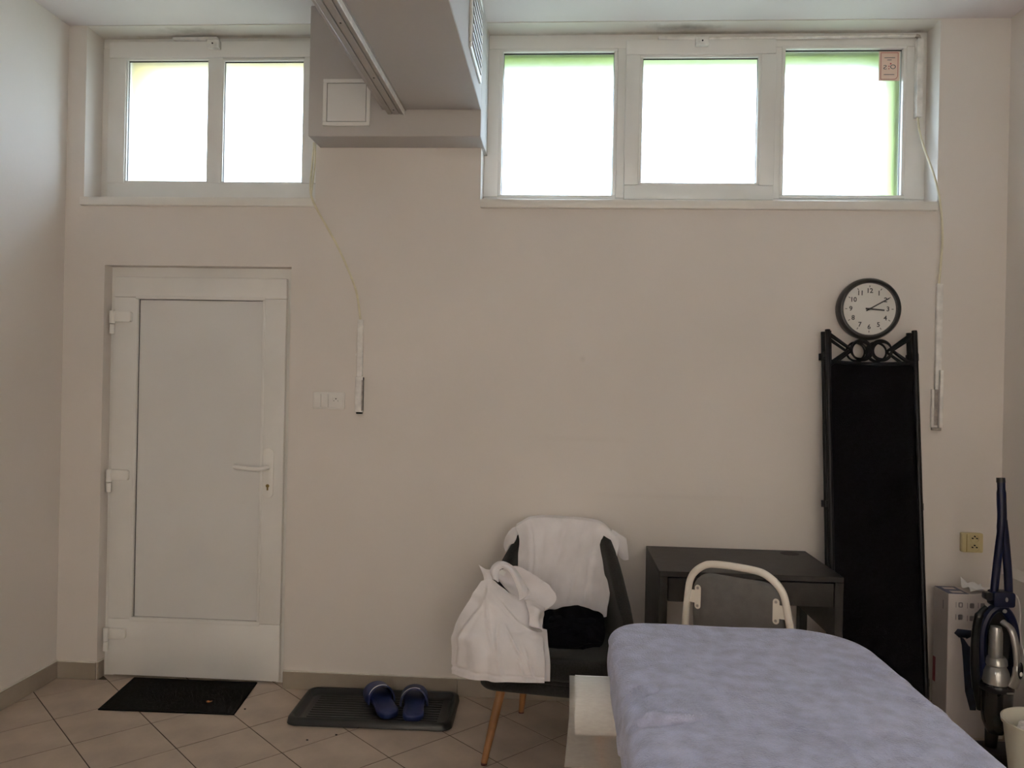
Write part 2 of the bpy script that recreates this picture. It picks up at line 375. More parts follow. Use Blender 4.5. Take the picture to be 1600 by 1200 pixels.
ys = [-5.0, -4.4, -3.8, -3.2, -2.6, -2.0, -1.4, -0.8, -0.0]
skirt('baseboard_left', [(a, b, XL, XL+.012, 0) for a, b in zip(ys, ys[1:])], 'Y', 'taupe tile skirting along the left wall')
skirt('baseboard_reveal', [(0.0, 0.05, DR[0], DR[0]+.008, 0)], 'Y', 'short taupe skirting turned into the door recess')

# boxed-in duct under the ceiling, with bulkhead on the wall
duct = tag(B(-0.843, -0.387, YR, -0.18, 2.738, ZC, bev=0.003, seg=1).build('ceiling_duct', 'duct_shade_paint', smooth=False), 'boxed-in duct running under the ceiling from the bulkhead', kind='structure')
bulk = tag(B(-1.186, -0.387, -0.18, 0.0, 2.618, ZC, bev=0.003, seg=1).build('wall_bulkhead', 'duct_shade_paint', smooth=False), 'plastered bulkhead box between the two windows', kind='structure')
B(-0.402, -0.387, 0.0, 0.13, 2.618, ZC-.004).build('return', 'duct_shade_paint', bulk, smooth=False)
# access hatch
h = thing('access_hatch', 'small square white access hatch on the bulkhead', 'hatch', (-1.008, -0.18, 2.7715))
mb = MB()
for (a, b, c, d) in ((-.11, .11, .0895, .1075), (-.11, .11, -.1075, -.0895), (-.11, -.092, -.0895, .0895), (.092, .11, -.0895, .0895)): mb.box(a, b, -.008, 0, c, d, bev=.002, seg=1)
mb.build('hatch_frame', 'pvc_white', h, smooth=False)
B(-.0895, .0895, -.006, -.001, -.087, .087, bev=.001, seg=1).build('hatch_door', 'pvc_panel', h, smooth=False)
B(-.092, .092, -.0015, 0, -.0895, .0895).build('gap', 'slot_dark', h, smooth=False)
# vent on the duct side
v = thing('vent_grille', 'white ventilation grille on the side of the duct', 'vent', (-0.387, -0.49, 2.985))
mb = MB()
for (a, b, c, d) in ((-.19, .19, .155, .175), (-.19, .19, -.175, -.155), (-.19, -.17, -.155, .155), (.17, .19, -.155, .155)): mb.box(0, .012, a, b, c, d, bev=.003, seg=1)
mb.build('vent_frame', 'pvc_white', v, smooth=False)
for k in range(9):
    M = Matrix.Translation((0.005, 0, -.138+.0345*k)) @ Matrix.Rotation(math.radians(35), 4, 'Y')
    B(-.012, .012, -.17, .17, -.0012, .0012, M=M).build('slat', 'pvc_panel', v, smooth=False)
B(0.0, 0.001, -.17, .17, -.155, .155).build('back_plate', 'conduit_grey', v, smooth=False)
# sliding rail under the duct
t = thing('ceiling_rail', 'long grey aluminium sliding rail under the duct', 'rail', (-0.775, 0, 2.738))
B(-.044, .044, YR+.02, -.185, -.006, 0, bev=.001, seg=1).build('rail_base', 'aluminium', t, smooth=False)
for a, b in ((-.040, -.0175), (-.0145, .0145), (.0175, .0345)): B(a, b, YR+.02, -.19, -.024, -.004, bev=.002, seg=1).build('rail_profile', 'aluminium', t, smooth=False)
B(.0345, .0395, YR+.02, -.19, -.029, -.004, bev=.002, seg=1).build('rail_edge', 'opener_white', t, smooth=False)
for y in (-.25, -.62, -1.1, -1.7, -2.4): MB().cyl((0, y, -.0245), .0035, .002, seg=8).build('screw_hole', 'slot_dark', t, smooth=False)

# ------------------------------------------------------------------ windows
def ring(x0, x1, z0, z1, wl, wr, wb, wt, y0, y1, bev=0.004):
    m = MB()
    m.box(x0, x1, y0, y1, z1-wt, z1, bev=bev); m.box(x0, x1, y0, y1, z0, z0+wb, bev=bev)
    m.box(x0, x0+wl, y0, y1, z0+wb, z1-wt, bev=bev*.6); m.box(x1-wr, x1, y0, y1, z0+wb, z1-wt, bev=bev*.6); return m
def pane(w, x0, x1, z0, z1, y, nm='frosted_glass'):
    return B(x0-.004, x1+.004, y-.002, y+.002, z0-.004, z1+.004).build('pane', nm, w, smooth=False)
def gasket(w, x0, x1, z0, z1, y):
    m = MB(); m.box(x0, x1, y-.004, y+.001, z1-.006, z1); m.build('gasket', 'gasket', w, smooth=False)
    m = MB(); m.box(x0, x0+.0045, y-.004, y+.001, z0, z1-.006); m.box(x1-.004, x1, y-.004, y+.001, z0, z1-.006); m.box(x0, x1, y-.004, y+.001, z0, z0+.003)
    m.build('gasket', 'pale_gasket', w, smooth=False)
YF = 0.13
w1 = thing('window_1', 'small white two-pane frosted window above the door', None, kind='structure')
ring(W1[0], W1[1], 2.35, ZC-.004, .035, .03, .06, .05, YF+.012, YF+.075).build('outer_frame', 'pvc_white', w1)
# sash with middle bar
m = ring(-2.322, -1.225, 2.395, 3.192, .088, .088, .082, .084, YF-.012, YF+.05, .006)
m.box(-1.803, -1.732, YF-.006, YF+.05, 2.47, 3.112, bev=.006); m.build('sash', 'pvc_white', w1)
for a, b, z0, z1 in ((-2.228, -1.808, 2.487, 3.100), (-1.727, -1.318, 2.484, 3.094)):
    ring(a-.012, b+.012, z0-.012, z1+.012, .013, .013, .013, .013, YF-.004, YF+.02, .003).build('glazing_bead', 'pvc_white', w1)
    pane(w1, a, b, z0, z1, YF+.015); gasket(w1, a, b, z0, z1, YF+.013)
B(W1[0]-.01, W1[1]+.005, -.022, YF+.02, 2.331, 2.372, bev=.004).build('window_sill', 'sill_white', w1)
w2 = thing('window_2', 'wide white three-part frosted window on the right', None, kind='structure')
m = ring(W2[0], W2[1], 2.35, ZC-.004, .074, .098, .066, .068, YF, YF+.07, .005)
m.box(.246, .30, YF, YF+.07, 2.416, 3.147, bev=.003); m.box(.99, 1.034, YF, YF+.07, 2.416, 3.147, bev=.003); m.build('outer_frame', 'pvc_white', w2)
for a, b, z0, z1 in ((-.316, .230, 2.427, 3.132), (1.048, 1.602, 2.434, 3.139)):
    ring(a-.016, b+.016, z0-.016, z1+.016, .017, .017, .017, .017, YF-.003, YF+.03, .004).build('glazing_bead', 'pvc_white', w2)
    pane(w2, a, b, z0, z1, YF+.026); gasket(w2, a, b, z0, z1, YF+.024)
ring(.285, 1.000, 2.404, 3.180, .068, .070, .070, .073, YF-.022, YF+.04, .006).build('sash', 'pvc_white', w2)
a, b, z0, z1 = .366, .919, 2.486, 3.095
ring(a-.014, b+.014, z0-.014, z1+.014, .015, .015, .015, .015, YF-.014, YF+.01, .003).build('glazing_bead', 'pvc_white', w2)
pane(w2, a, b, z0, z1, YF+.006); gasket(w2, a, b, z0, z1, YF+.004)
B(W2[0]+.002, W2[1]-.004, -.022, YF+.02, 2.331, 2.372, bev=.004).build('window_sill', 'sill_white', w2)
# painted outer reveals
for (ww, mm, nm) in ((W1, 'facade_yellow', 'window_1'), (W2, 'facade_green', 'window_2')):
    m = MB(); o = 0.0 if ww is W1 else 0.0
    m.box(ww[0], ww[1], YF+.075, .48, 3.130 if ww is W2 else 3.105, ZC-.005)
    m.box(ww[0], ww[0]+(.125 if ww is W1 else .03), YF+.075, .48, 2.352, 3.12); m.box(ww[1]-(.03 if ww is W1 else .122), ww[1], YF+.075, .48, 2.352, 3.12)
    m.build('outer_reveal', mm, w1 if ww is W1 else w2, smooth=False)
# rear window, unseen behind the viewer, added to brighten back wall and floor
w3 = thing('fill_window', 'added wide clear window behind the viewer that fills the room with light', None, kind='structure')
m = ring(RW[0], RW[1], RW[2], RW[3], .08, .08, .08, .08, YR-.12, YR-.05, .005); m.box(.24, .31, YR-.12, YR-.05, RW[2]+.07, RW[3]-.07, bev=.005); m.build('outer_frame', 'pvc_white', w3)
pane(w3, RW[0]+.08, .24, RW[2]+.08, RW[3]-.08, YR-.09, 'clear_glass'); pane(w3, .31, RW[1]-.08, RW[2]+.08, RW[3]-.08, YR-.09, 'clear_glass')

# window openers: linkage on the frame, sleeve cable and hand lever on the wall
o = thing('window_opener', 'white opener linkage and cream cable from the small window to a wall lever', 'opener')
B(-1.985, -1.755, YF-.03, YF+.012, 3.192, 3.206, bev=.003).build('scissor_arm', 'opener_white', o)
B(-1.802, -1.738, YF-.045, YF-.012, 3.143, 3.186, bev=.006).build('bracket', 'opener_white', o)
MB().cyl((-1.77, YF-.046, 3.165), .004, .003, 'Y', 10).build('rivet', 'gasket', o)
path = [(-1.212, -.012, 2.64), (-1.219, -.016, 2.52), (-1.221, -.028, 2.42), (-1.208, -.03, 2.36), (-1.17, -.022, 2.285), (-1.10, -.014, 2.165), (-1.04, -.012, 2.045), (-.99, -.012, 1.92), (-.968, -.012, 1.79)]
MB().tube(catmull(path, 60), .0052, 8).build('cable', 'cable_cream', o)
path = [(-1.205, -.012, 2.64), (-1.204, -.022, 2.52), (-1.210, -.030, 2.43), (-1.216, -.03, 2.37)]
MB().tube(catmull(path, 20), .004, 8).build('cable', 'cable_cream', o)
B(-.980, -.953, -.02, -.0, 1.515, 1.790, bev=.004).build('cable_cover', 'opener_white', o)
B(-.984, -.946, -.026, -.0, 1.345, 1.515, bev=.004).build('lever_housing', 'opener_white', o)
B(-.953, -.946, -.028, -.004, 1.352, 1.50, bev=.002).build('lever_slot', 'conduit_grey', o)
B(-.956, -.946, -.024, -.004, 1.498, 1.512).build('lever_catch', 'slot_dark', o)
MB().cyl((-.983, -.014, 1.62), .006, .012, 'Y', 10).build('clip', 'opener_white', o)
B(-.978, -.95, -.02, -.002, 1.337, 1.346, bev=.001).build('end_cap', 'slot_dark', o)
o = thing('window_opener', 'white opener rod and cream cable from the wide window to a wall lever', 'opener')
B(.437, .68, YF-.03, YF+.002, 3.176, 3.194, bev=.003).build('scissor_arm', 'opener_white', o)
B(.612, .676, YF-.05, YF-.02, 3.139, 3.180, bev=.006).build('bracket', 'opener_white', o)
MB().cyl((.644, YF-.051, 3.160), .004, .003, 'Y', 10).build('rivet', 'gasket', o)
MB().tube([(.68, YF-.012, 3.186), (1.15, YF-.012, 3.188), (1.652, YF-.012, 3.192)], .0085, 8).build('rod', 'opener_white', o)
MB().tube([(1.652, YF-.012, 3.192), (1.664, YF-.014, 3.187), (1.667, YF-.016, 3.172)], .010, 8).build('corner_joint', 'conduit_grey', o)
B(1.653, 1.682, YF-.034, YF+.002, 2.800, 3.172, bev=.004).build('cable_cover', 'opener_white', o)
path = [(1.667, YF-.016, 2.80), (1.668, .09, 2.72), (1.677, .05, 2.62), (1.694, .0, 2.50), (1.712, -.02, 2.39), (1.726, -.02, 2.28), (1.732, -.014, 2.18), (1.728, -.012, 2.08), (1.722, -.012, 1.99)]
MB().tube(catmull(path, 60), .0052, 8).build('cable', 'cable_cream', o)
B(1.713, 1.741, -.018, 0, 1.335, 1.997, bev=.004).build('cable_cover', 'opener_white', o)
B(1.726, 1.742, -.036, -.018, 1.335, 1.598, bev=.003).build('lever', 'opener_white', o)
B(1.700, 1.713, -.016, 0, 1.335, 1.997 if False else 1.51, bev=.002).build('lever_housing', 'opener_white', o)
B(1.711, 1.726, -.020, -.002, 1.345, 1.51, bev=.001).build('lever_slot', 'conduit_grey', o)
B(1.703, 1.742, -.022, -.002, 1.322, 1.336, bev=.002).build('end_cap', 'conduit_grey', o)

# sticker on the right pane, read from outside (mirrored)
s = thing('window_sticker', 'small pink mirrored sticker in the corner of the right pane', 'sticker', (1.546, YF+.0225, 3.063))
B(-.049, .049, -.0006, .0006, -.072, .072).build('sticker_sheet', 'sticker_pink', s, smooth=False)
out = rounded_rect(-.041, .041, -.066, .064, [.003, .003, .003, .02]); inn = rounded_rect(-.0385, .0385, -.0635, .0615, [.002, .002, .002, .018])
m = MB(); V = [[m.bm.verts.new((x, -.0009, z)) for x, z in L] for L in (out, inn)]
for k in range(len(out)): m.bm.faces.new((V[0][k], V[0][(k+1) % len(out)], V[1][(k+1) % len(out)], V[1][k]))
m.build('border_print', 'sticker_border', s, smooth=False)
me = text_mesh('S', .040, 'letter_print', .0002); me.materials.append(MATS['sticker_ink'])
q = bpy.data.objects.new('letter_print', me); COL.objects.link(q); q.parent = s; q.location = (-.020, -.0011, -.008); q.rotation_euler = (PI/2, 0, 0); q.scale = (-1.0, .75, 1)
me = text_mesh('O', .036, 'letter_print', .0002); me.materials.append(MATS['sticker_ink'])
q = bpy.data.objects.new('letter_print', me); COL.objects.link(q); q.parent = s; q.location = (.017, -.0011, -.006); q.rotation_euler = (PI/2, 0, 0); q.scale = (-1.0, .85, 1)
for (x, z, r) in ((-.002, -.002, .003), (-.002, -.014, .003), (.006, .010, .004)): MB().cyl((x, -.0011, z), r, .0004, 'Y', 10).build('dot_print', 'sticker_border', s)

for (x0, x1, z) in ((-.024, .026, .039), (-.010, .010, .028), (-.026, .024, -.042)): B(x0, x1, -.0010, -.0006, z-.0016, z+.0016).build('fine_print', 'print_grey', s, smooth=False)

# ------------------------------------------------------------------ door
d = thing('door_1', 'white plastic door with a plain inset panel', None, kind='structure')
m = MB(); DY = .055
m.box(DR[0], DR[0]+.045, DY+.012, DY+.08, 0, 1.985); m.box(DR[1]-.06, DR[1], DY+.012, DY+.08, 0, 1.985); m.box(DR[0], DR[1], DY+.012, DY+.08, 1.985, DR[3])
m.build('door_frame', 'pvc_white', d, smooth=False)
B(DR[0], DR[1], DY+.08, DY+.10, 0, DR[3]).build('door_core', 'pvc_panel', d, smooth=False)
lx0, lx1, lz0, lz1 = -2.226, -1.352, 0.010, 1.990
leaf = ring(lx0, lx1, lz0, lz1, .118, .112, .280, .102, DY-.012, DY+.06, .006).build('door_leaf', 'pvc_white', d)
px0, px1, pz0, pz1 = lx0+.118, lx1-.112, lz0+.280, lz1-.102
ring(px0-.008, px1+.008, pz0-.012, pz1+.008, .014, .014, .022, .016, DY-.014, DY+.01, .004).build('glazing_bead', 'pvc_white', d)
B(px0, px1, DY+.004, DY+.03, pz0, pz1).build('door_panel', 'pvc_panel', d, smooth=False)
m = MB(); m.box(px0+.005, px0+.0085, DY+.001, DY+.0045, pz0+.01, pz1-.008); m.box(px0+.005, px1-.005, DY+.001, DY+.0045, pz1-.011, pz1-.008); m.build('gasket', 'gasket', d, smooth=False)
m = MB(); m.box(px1-.008, px1-.0055, DY+.001, DY+.0045, pz0+.01, pz1-.008); m.box(px0+.005, px1-.005, DY+.001, DY+.0045, pz0+.009, pz0+.0115); m.build('gasket', 'pale_gasket', d, smooth=False)
for z in (1.79, 1.005, .218):
    hg = MB().prism(rounded_rect(-2.212, -2.128, z-.026, z+.026, [.012, .003, .003, .012]), DY-.030, DY-.010, bev=.003, plane='XZ').build('hinge', 'pvc_handle', d)
    MB().cyl((-2.226, DY-.026, z-.004), .0135, .064, 'Z', 14).build('hinge_knuckle', 'pvc_handle', hg)
    MB().cyl((-2.226, DY-.026, z-.062), .0125, .046, 'Z', 14).build('hinge_knuckle', 'pvc_handle', hg)
hp = MB().prism(rounded_rect(-1.451, -1.397, .910, 1.158, .0265, 8), DY-.022, DY-.010, bev=.004, plane='XZ').build('handle_plate', 'pvc_handle', d)
pts = catmull([(-1.424, DY-.015, 1.062), (-1.424, DY-.05, 1.062), (-1.434, DY-.068, 1.061), (-1.46, DY-.073, 1.058), (-1.51, DY-.073, 1.060), (-1.56, DY-.071, 1.066), (-1.572, DY-.066, 1.067)], 30)
MB().tube(pts, [.011]*24+[.0115]*3+[.0125, .013, .013, .010], 12).build('handle_lever', 'pvc_handle', hp)
m = MB(); m.cyl((-1.424, DY-.0225, .972), .0085, .004, 'Y', 16); m.box(-1.428, -1.420, DY-.0245, DY-.0205, .950, .972, bev=.0015); m.build('lock_cylinder', 'brass', hp)

# ------------------------------------------------------------------ wall switch + sockets
def socket_face(parent, x, z, y, w, hgt, m_, rotate=0):
    f = MB().prism(rounded_rect(x-w/2, x+w/2, z-hgt/2, z+hgt/2, .004), y-.006, y, bev=.002, plane='XZ').build('socket_face', m_, parent)
    MB().lathe([(.0205, 0), (.0205, -.0005), (.0185, -.001), (.0175, .003), (0, .0032)], (x, y-.0065, z), 24, 'Y', cap=False).build('socket_well', m_, f)
    for dx, dz in ((-.0095, 0), (.0095, 0)): MB().cyl((x+dx, y-.0045, z+dz), .0028, .003, 'Y', 10).build('pin_hole', 'slot_dark', f)
    MB().cyl((x, y-.006, z+.010), .0026, .008, 'Y', 10).build('earth_pin', 'slot_dark', f)
    return f
s = thing('switch_panel', 'white double light switch with socket beside the door', 'switch', (-1.1155, 0, 1.397))
MB().prism(rounded_rect(-.078, .078, -.041, .041, .006), -.010, 0, bev=.003, plane='XZ').build('cover_frame', 'switch_plastic', s)
for a in (-.0715, -.0365): MB().prism(rounded_rect(a, a+.034, -.033, .033, .003), -.016, -.006, bev=.002, plane='XZ').build('rocker', 'switch_plastic', s)
socket_face(s, .037, 0, -.009, .068, .066, 'switch_plastic')
s = thing('wall_socket', 'yellowed double wall socket above the carton', 'socket', (1.888, 0, .813))
MB().prism(rounded_rect(-.046, .046, -.044, .044, .006), -.030, 0, bev=.005, plane='XZ').build('socket_body', 'ivory_plastic', s)
for dz in (.022, -.019):
    MB().lathe([(.0205, 0), (.0205, -.002), (.019, -.002), (.0175, .006), (0, .006)], (.006, -.0305, dz), 24, 'Y', cap=False).build('socket_well', 'ivory_plastic', s)
    for dx, dy2 in ((-.0095, 0), (.0095, 0), (0, .009)): MB().cyl((.006+dx, -.030, dz+dy2), .003, .012, 'Y', 10).build('pin_hole', 'slot_dark', s)
B(-.0285, -.0265, -.0312, -.02, -.040, .040).build('seam', 'brass', s, smooth=False)

# ------------------------------------------------------------------ clock
CX, CY, CZ, CR = 1.402, -.022, 1.872, .143
c = thing('wall_clock', 'round black wall clock with white dial above the folding screen', 'clock', (CX, CY, CZ))
MB().lathe([(.118, -.020), (.121, -.034), (.127, -.040), (.134, -.038), (CR-.002, -.024), (CR, -.005), (CR-.004, .020), (0, .020)], (0, 0, 0), 64, 'Y', cap=False).build('rim', 'clock_black', c)
dial = MB().lathe([(0, -.020), (.122, -.020), (.122, -.016), (0, -.016)], (0, 0, 0), 64, 'Y').build('dial', 'clock_face', c)
for k in range(1, 13):
    a = PI/2-k*PI/6
    me = text_mesh(str(k), .030, 'numeral', .0002, .0007); me.materials.append(MATS['ink'])
    q = bpy.data.objects.new('numeral', me); COL.objects.link(q); q.parent = dial; q.location = (.083*math.cos(a), -.0205, .083*math.sin(a)); q.rotation_euler = (PI/2, 0, 0)
    M = Matrix.Rotation(-a, 4, 'Y')
    B(.099, .108, -.0208, -.0202, -.0015, .0015, M=M).build('tick', 'ink', dial, smooth=False)
M = Matrix.Rotation(math.radians(5), 4, 'Y'); B(-.018, .066, -.0250, -.0240, -.0034, .0034, M=M).build('hour_hand', 'ink', c, smooth=False)
M = Matrix.Rotation(math.radians(-30), 4, 'Y'); B(-.018, .098, -.0270, -.0260, -.0029, .0029, M=M).build('minute_hand', 'ink', c, smooth=False)
MB().cyl((0, -.0255, 0), .005, .006, 'Y', 16).build('hub', 'ink', c)
MB().lathe([(0, -.033), (.060, -.0330), (.121, -.0330)], (0, 0, 0), 64, 'Y', cap=False).build('glass', 'clock_glass', c)

# ------------------------------------------------------------------ folding screen, folded and leaning on the wall
HS = 1.785
scr = thing('folding_screen', 'tall black folding screen leaning folded against the wall', 'screen', (1.390, -.30, 0))
lean = math.asin((.30-.085)/HS)
scr.rotation_euler = (-lean, 0, math.radians(-1.0))
WS = .190
def leaf_of_screen(k):
    y = .030*k; dx = (.014 if k % 2 else 0)*1
    P = []
    def fab(z, x): return (x+dx, y+.004*math.sin(PI*(x/WS+1)/2), z-(.010*(1-(x/WS)**2) if z > 1.5 else 0))
    rows = [[Vector(fab(z, -WS+.012+(2*WS-.024)*j/10)) for j in range(11)] for z in (.10, .6, 1.1, 1.5, 1.632)]
    f = cloth(rows, 10, 8, None, .003).build('fabric_panel', 'screen_fabric', scr)
    for sx in (-1, 1):
        MB().tube([(sx*WS+dx, y, 0.0), (sx*WS+dx, y, HS)], .0115, 10).build('post', 'screen_frame', f)
        for z in (.25, 1.0, 1.67): MB().cyl((sx*(WS+.004)+dx, y+.013, z), .015, .03, 'Z', 10).build('hinge', 'screen_frame', f)
        for z0, z1 in ((1.770, 1.698), (1.770-.140, 1.698)):
            for off in (0, .011): MB().tube([(sx*(WS-.008)+dx, y+.0, z0-off), (sx*.088+dx, y, z1-off*.3)], .0045, 8).build('brace', 'screen_frame', f)
        for q, (r0, off) in enumerate(((.045, .043), (.041, .048))):
            MB().tube([(sx*off+dx+r0*math.cos(2*PI*t/36), y+.003*q, 1.695+r0*math.sin(2*PI*t/36)) for t in range(36)], .0042, 8, closed=True).build('ring', 'screen_frame', f)
    MB().tube(catmull([fab(1.640, x) for x in (-WS+.01, -.1, 0, .1, WS-.01)], 16), .009, 8).build('rail', 'screen_frame', f)
    MB().tube([(-WS+dx, y, .09), (WS+dx, y, .09)], .009, 8).build('rail', 'screen_frame', f)
for k in range(3): leaf_of_screen(k)

# ------------------------------------------------------------------ desk
dk = thing('writing_desk', 'black desk against the wall under the clock side', 'desk', (.4133, -.02, 0))
dk['label'] = 'black wooden writing desk with a cable hole against the wall'
DW, DD = .73, .50
m = MB(); nx, ny = 24, 8
top = B(0, DW, -DD, 0, .728, .75, bev=.0015, seg=1).build('desktop', 'desk_black', dk, smooth=False)
m = MB().lathe([(.030, 0), (.030, .0012), (.027, .0016), (.0, .0008)], (.640, -.070, .7497), 28, sx=1.38, sy=1.25); m.build('cable_hole', 'slot_dark', dk)
B(0, .034, -DD, 0, 0, .728, bev=.0015, seg=1).build('side_panel', 'desk_black', dk, smooth=False)
ap = B(DW-.034, DW, -DD, 0, .50, .728, bev=.0015, seg=1).build('side_panel', 'desk_black', dk, smooth=False)
for y0, y1 in ((-DD, -DD+.05), (-.05, 0)): B(DW-.034, DW, y0, y1, 0, .50, bev=.0015, seg=1).build('leg', 'desk_black', dk, smooth=False)
B(.034, DW-.034, -.02, -.004, .65, .728).build('back_rail', 'desk_black', dk, smooth=False)
dr = B(.037, DW-.037, -DD+.004, -DD+.022, .628, .722, bev=.001, seg=1).build('drawer', 'desk_black', dk, smooth=False)
B(.04, DW-.04, -DD+.022, -.03, .64, .648).build('drawer_bottom', 'desk_black', dr, smooth=False)

# ------------------------------------------------------------------ chair with wooden legs
ch = thing('shell_chair', 'dark grey upholstered shell chair with wooden legs, clothes on it', 'chair', (0.005, -.385, 0), math.radians(-8))
def wz(z):
    a = [(.30, .262), (.42, .280), (.52, .288), (.65, .256), (.76, .236), (.87, .220)]
    for (z0, w0), (z1, w1_) in zip(a, a[1:]):
        if z <= z1: return w0+(w1_-w0)*max(0, min(1, (z-z0)/(z1-z0)))
    return a[-1][1]
def shell(s_, t, off):
    s_ = max(-1, min(1, s_)); zt = .862-.36*abs(s_)**7.5; z = .31+t*(zt-.31)
    w = wz(z); x = s_*w; y = .20+.17*(z-.43)-.30*abs(s_)**4.2-.06*s_*s_
    n = Vector((.30*4.2*abs(s_)**3.2*(1 if s_ > 0 else -1)/w, 1, 0)).normalized()
    return Vector((x, y, z))-n*0+n*off
NU, NV = 44, 22
A, Bk = [], []
for i in range(NV+1):
    t = i/NV; e = 1-max(0, (t-.9)/.1)**2*.55; ra, rb = [], []
    for j in range(NU+1):
        s_ = -1+2*j/NU
        sj = math.copysign(1-(1-abs(s_))**1.25, s_); es = 1-max(0, (abs(sj)-.93)/.07)**2*.5
        p = shell(sj, t, 0); q = shell(sj, t, .055); mid = (p+q)/2
        ra.append(mid+(p-mid)*min(e, es)); rb.append(mid+(q-mid)*min(e, es))
    A.append(ra); Bk.append(rb)
m = MB(); bm = m.bm; VA = [[bm.verts.new(p) for p in r] for r in A]; VB = [[bm.verts.new(p) for p in r] for r in Bk]
for i in range(NV):
    for j in range(NU):
        bm.faces.new((VA[i][j], VA[i][j+1], VA[i+1][j+1], VA[i+1][j])); bm.faces.new((VB[i][j], VB[i+1][j], VB[i+1][j+1], VB[i][j+1]))
    for j in (0, NU): bm.faces.new((VA[i][j], VA[i+1][j], VB[i+1][j], VB[i][j]))
for j in range(NU):
    for i in (0, NV): bm.faces.new((VA[i][j], VA[i][j+1], VB[i][j+1], VB[i][j]))
m.build('backrest', 'chair_fabric', ch, angle=60)
seat_poly = rounded_rect(-.268, .268, -.315, .225, [.16, .16, .07, .07], 8)
MB().prism([(x*.97, y) for x, y in seat_poly], .342, .435, bev=.035, seg=4).build('seat_cushion', 'chair_fabric', ch, angle=60)
MB().prism(rounded_rect(-.275, .275, -.31, .24, [.16, .16, .08, .08], 8), .285, .345, bev=.02, seg=3).build('seat_base', 'chair_fabric', ch, angle=60)
MB().tube([(x*.985, y-.004*(y < 0), .345) for x, y in seat_poly], .005, 6, closed=True).build('piping', 'chair_fabric', ch)
for sx, y0, y1, x0, x1 in ((-1, -.23, -.315, .185, .235), (1, -.23, -.315, .185, .235), (-1, .14, .20, .15, .185), (1, .14, .20, .15, .185)):
    lg = MB().tube([(sx*x0, y0, .29), (sx*(x0*.5+x1*.5), (y0+y1)/2, .15), (sx*x1, y1, .008)], [.019, .017, .0125], 14).build('leg', 'oak_leg', ch)
    MB().cyl((sx*x1, y1, .004), .0125, .008, 'Z', 12).build('foot_pad', 'leg_foot', lg)

# white T-shirt over the backrest (rows run from behind, over the top and down the front)
SA = [[(-0.187, -0.257, 0.855), (-0.123, -0.160, 0.876), (-0.012, -0.112, 0.874), (0.105, -0.130, 0.872), (0.194, -0.207, 0.869), (0.258, -0.24, 0.82)],
      [(-0.172, -0.25, 0.805), (-0.115, -0.176, 0.813), (-0.011, -0.14, 0.813), (0.099, -0.156, 0.813), (0.188, -0.223, 0.818), (0.256, -0.27, 0.795)],
      [(-0.176, -0.258, 0.736), (-0.113, -0.184, 0.728), (-0.009, -0.157, 0.726), (0.095, -0.172, 0.727), (0.179, -0.223, 0.735), (0.244, -0.31, 0.745)],
      [(-0.179, -0.26, 0.646), (-0.116, -0.195, 0.632), (-0.013, -0.173, 0.627), (0.091, -0.187, 0.632), (0.169, -0.224, 0.638), (0.227, -0.335, 0.662)],
      [(-0.175, -0.248, 0.543), (-0.114, -0.204, 0.531), (-0.016, -0.191, 0.528), (0.081, -0.204, 0.532), (0.16, -0.232, 0.54), (0.217, -0.31, 0.561)],
      [(-0.162, -0.253, 0.46), (-0.106, -0.219, 0.449), (-0.014, -0.209, 0.447), (0.077, -0.22, 0.454), (0.149, -0.243, 0.466), (0.207, -0.305, 0.498)]]
def shirt_a():
    rows = [[Vector(p)+Vector((0, .095, -.10)) for p in SA[0]], [Vector(p)+Vector((0, .078, .0)) for p in SA[0]], [Vector(p)+Vector((0, .03, .008)) for p in SA[0]]]
    rows += [[Vector(p)+Vector((.010 if c_ == 5 else 0, -.010 if (i_ and c_ != 5) else -.016 if i_ else 0, 0)) for c_, p in enumerate(r)] for i_, r in enumerate(SA)]
    def fold(u, v, p):
        k = max(0, min(1, (v-.30)/.2))
        f = .007*math.exp(-((u-.16-.04*v)/.022)**2)+.010*math.exp(-((u-.50+.32*(v-.4))/.035)**2)
        f += .007*math.exp(-((u-.80+.1*v)/.028)**2)+.005*math.exp(-((u-.32+.12*(v-.3))/.022)**2)+.005*math.exp(-((u-.66+.22*(v-.4))/.02)**2)
        f += .006*(nz(p, 9, 2.0)+.5)+.002*nz(p, 24, 5)
        f += .012*max(0, v-.78)*3*(.5+.5*math.sin(u*24+v*5))
        return 1.7*f*k+.0015*nz(p, 20, 1)
    return cloth(rows, 60, 80, fold, .0035, flip=-1)
sh = thing('t_shirt', 'white T-shirt spread over the backrest of the shell chair', 't-shirt', (0, 0, 0))
shirt_a().build('shirt_body', 'shirt_white', sh, angle=80)
slv = [[(-0.158, -0.19, 0.859), (-0.201, -0.17, 0.846), (-0.224, -0.15, 0.822)], [(-0.180, -0.235, 0.835), (-0.214, -0.215, 0.825), (-0.236, -0.18, 0.798)], [(-0.185, -0.255, 0.81), (-0.217, -0.235, 0.792), (-0.243, -0.20, 0.767)], [(-0.195, -0.255, 0.79), (-0.215, -0.24, 0.775), (-0.236, -0.21, 0.741)]]
cloth(slv, 16, 18, lambda u, v, p: .006*nz(p, 22, 3), .006).build('sleeve', 'shirt_white', sh, angle=80)
slv = [[(0.235, -0.20, 0.850), (0.275, -0.18, 0.826), (0.303, -0.17, 0.808)], [(0.240, -0.245, 0.812), (0.278, -0.23, 0.796), (0.307, -0.20, 0.786)], [(0.255, -0.25, 0.785), (0.284, -0.245, 0.768), (0.309, -0.21, 0.759)], [(0.274, -0.235, 0.741), (0.293, -0.23, 0.727), (0.309, -0.21, 0.725)]]
cloth(slv, 16, 18, lambda u, v, p: .008*nz(p, 24, 7), .006).build('sleeve', 'shirt_white', sh, angle=80)

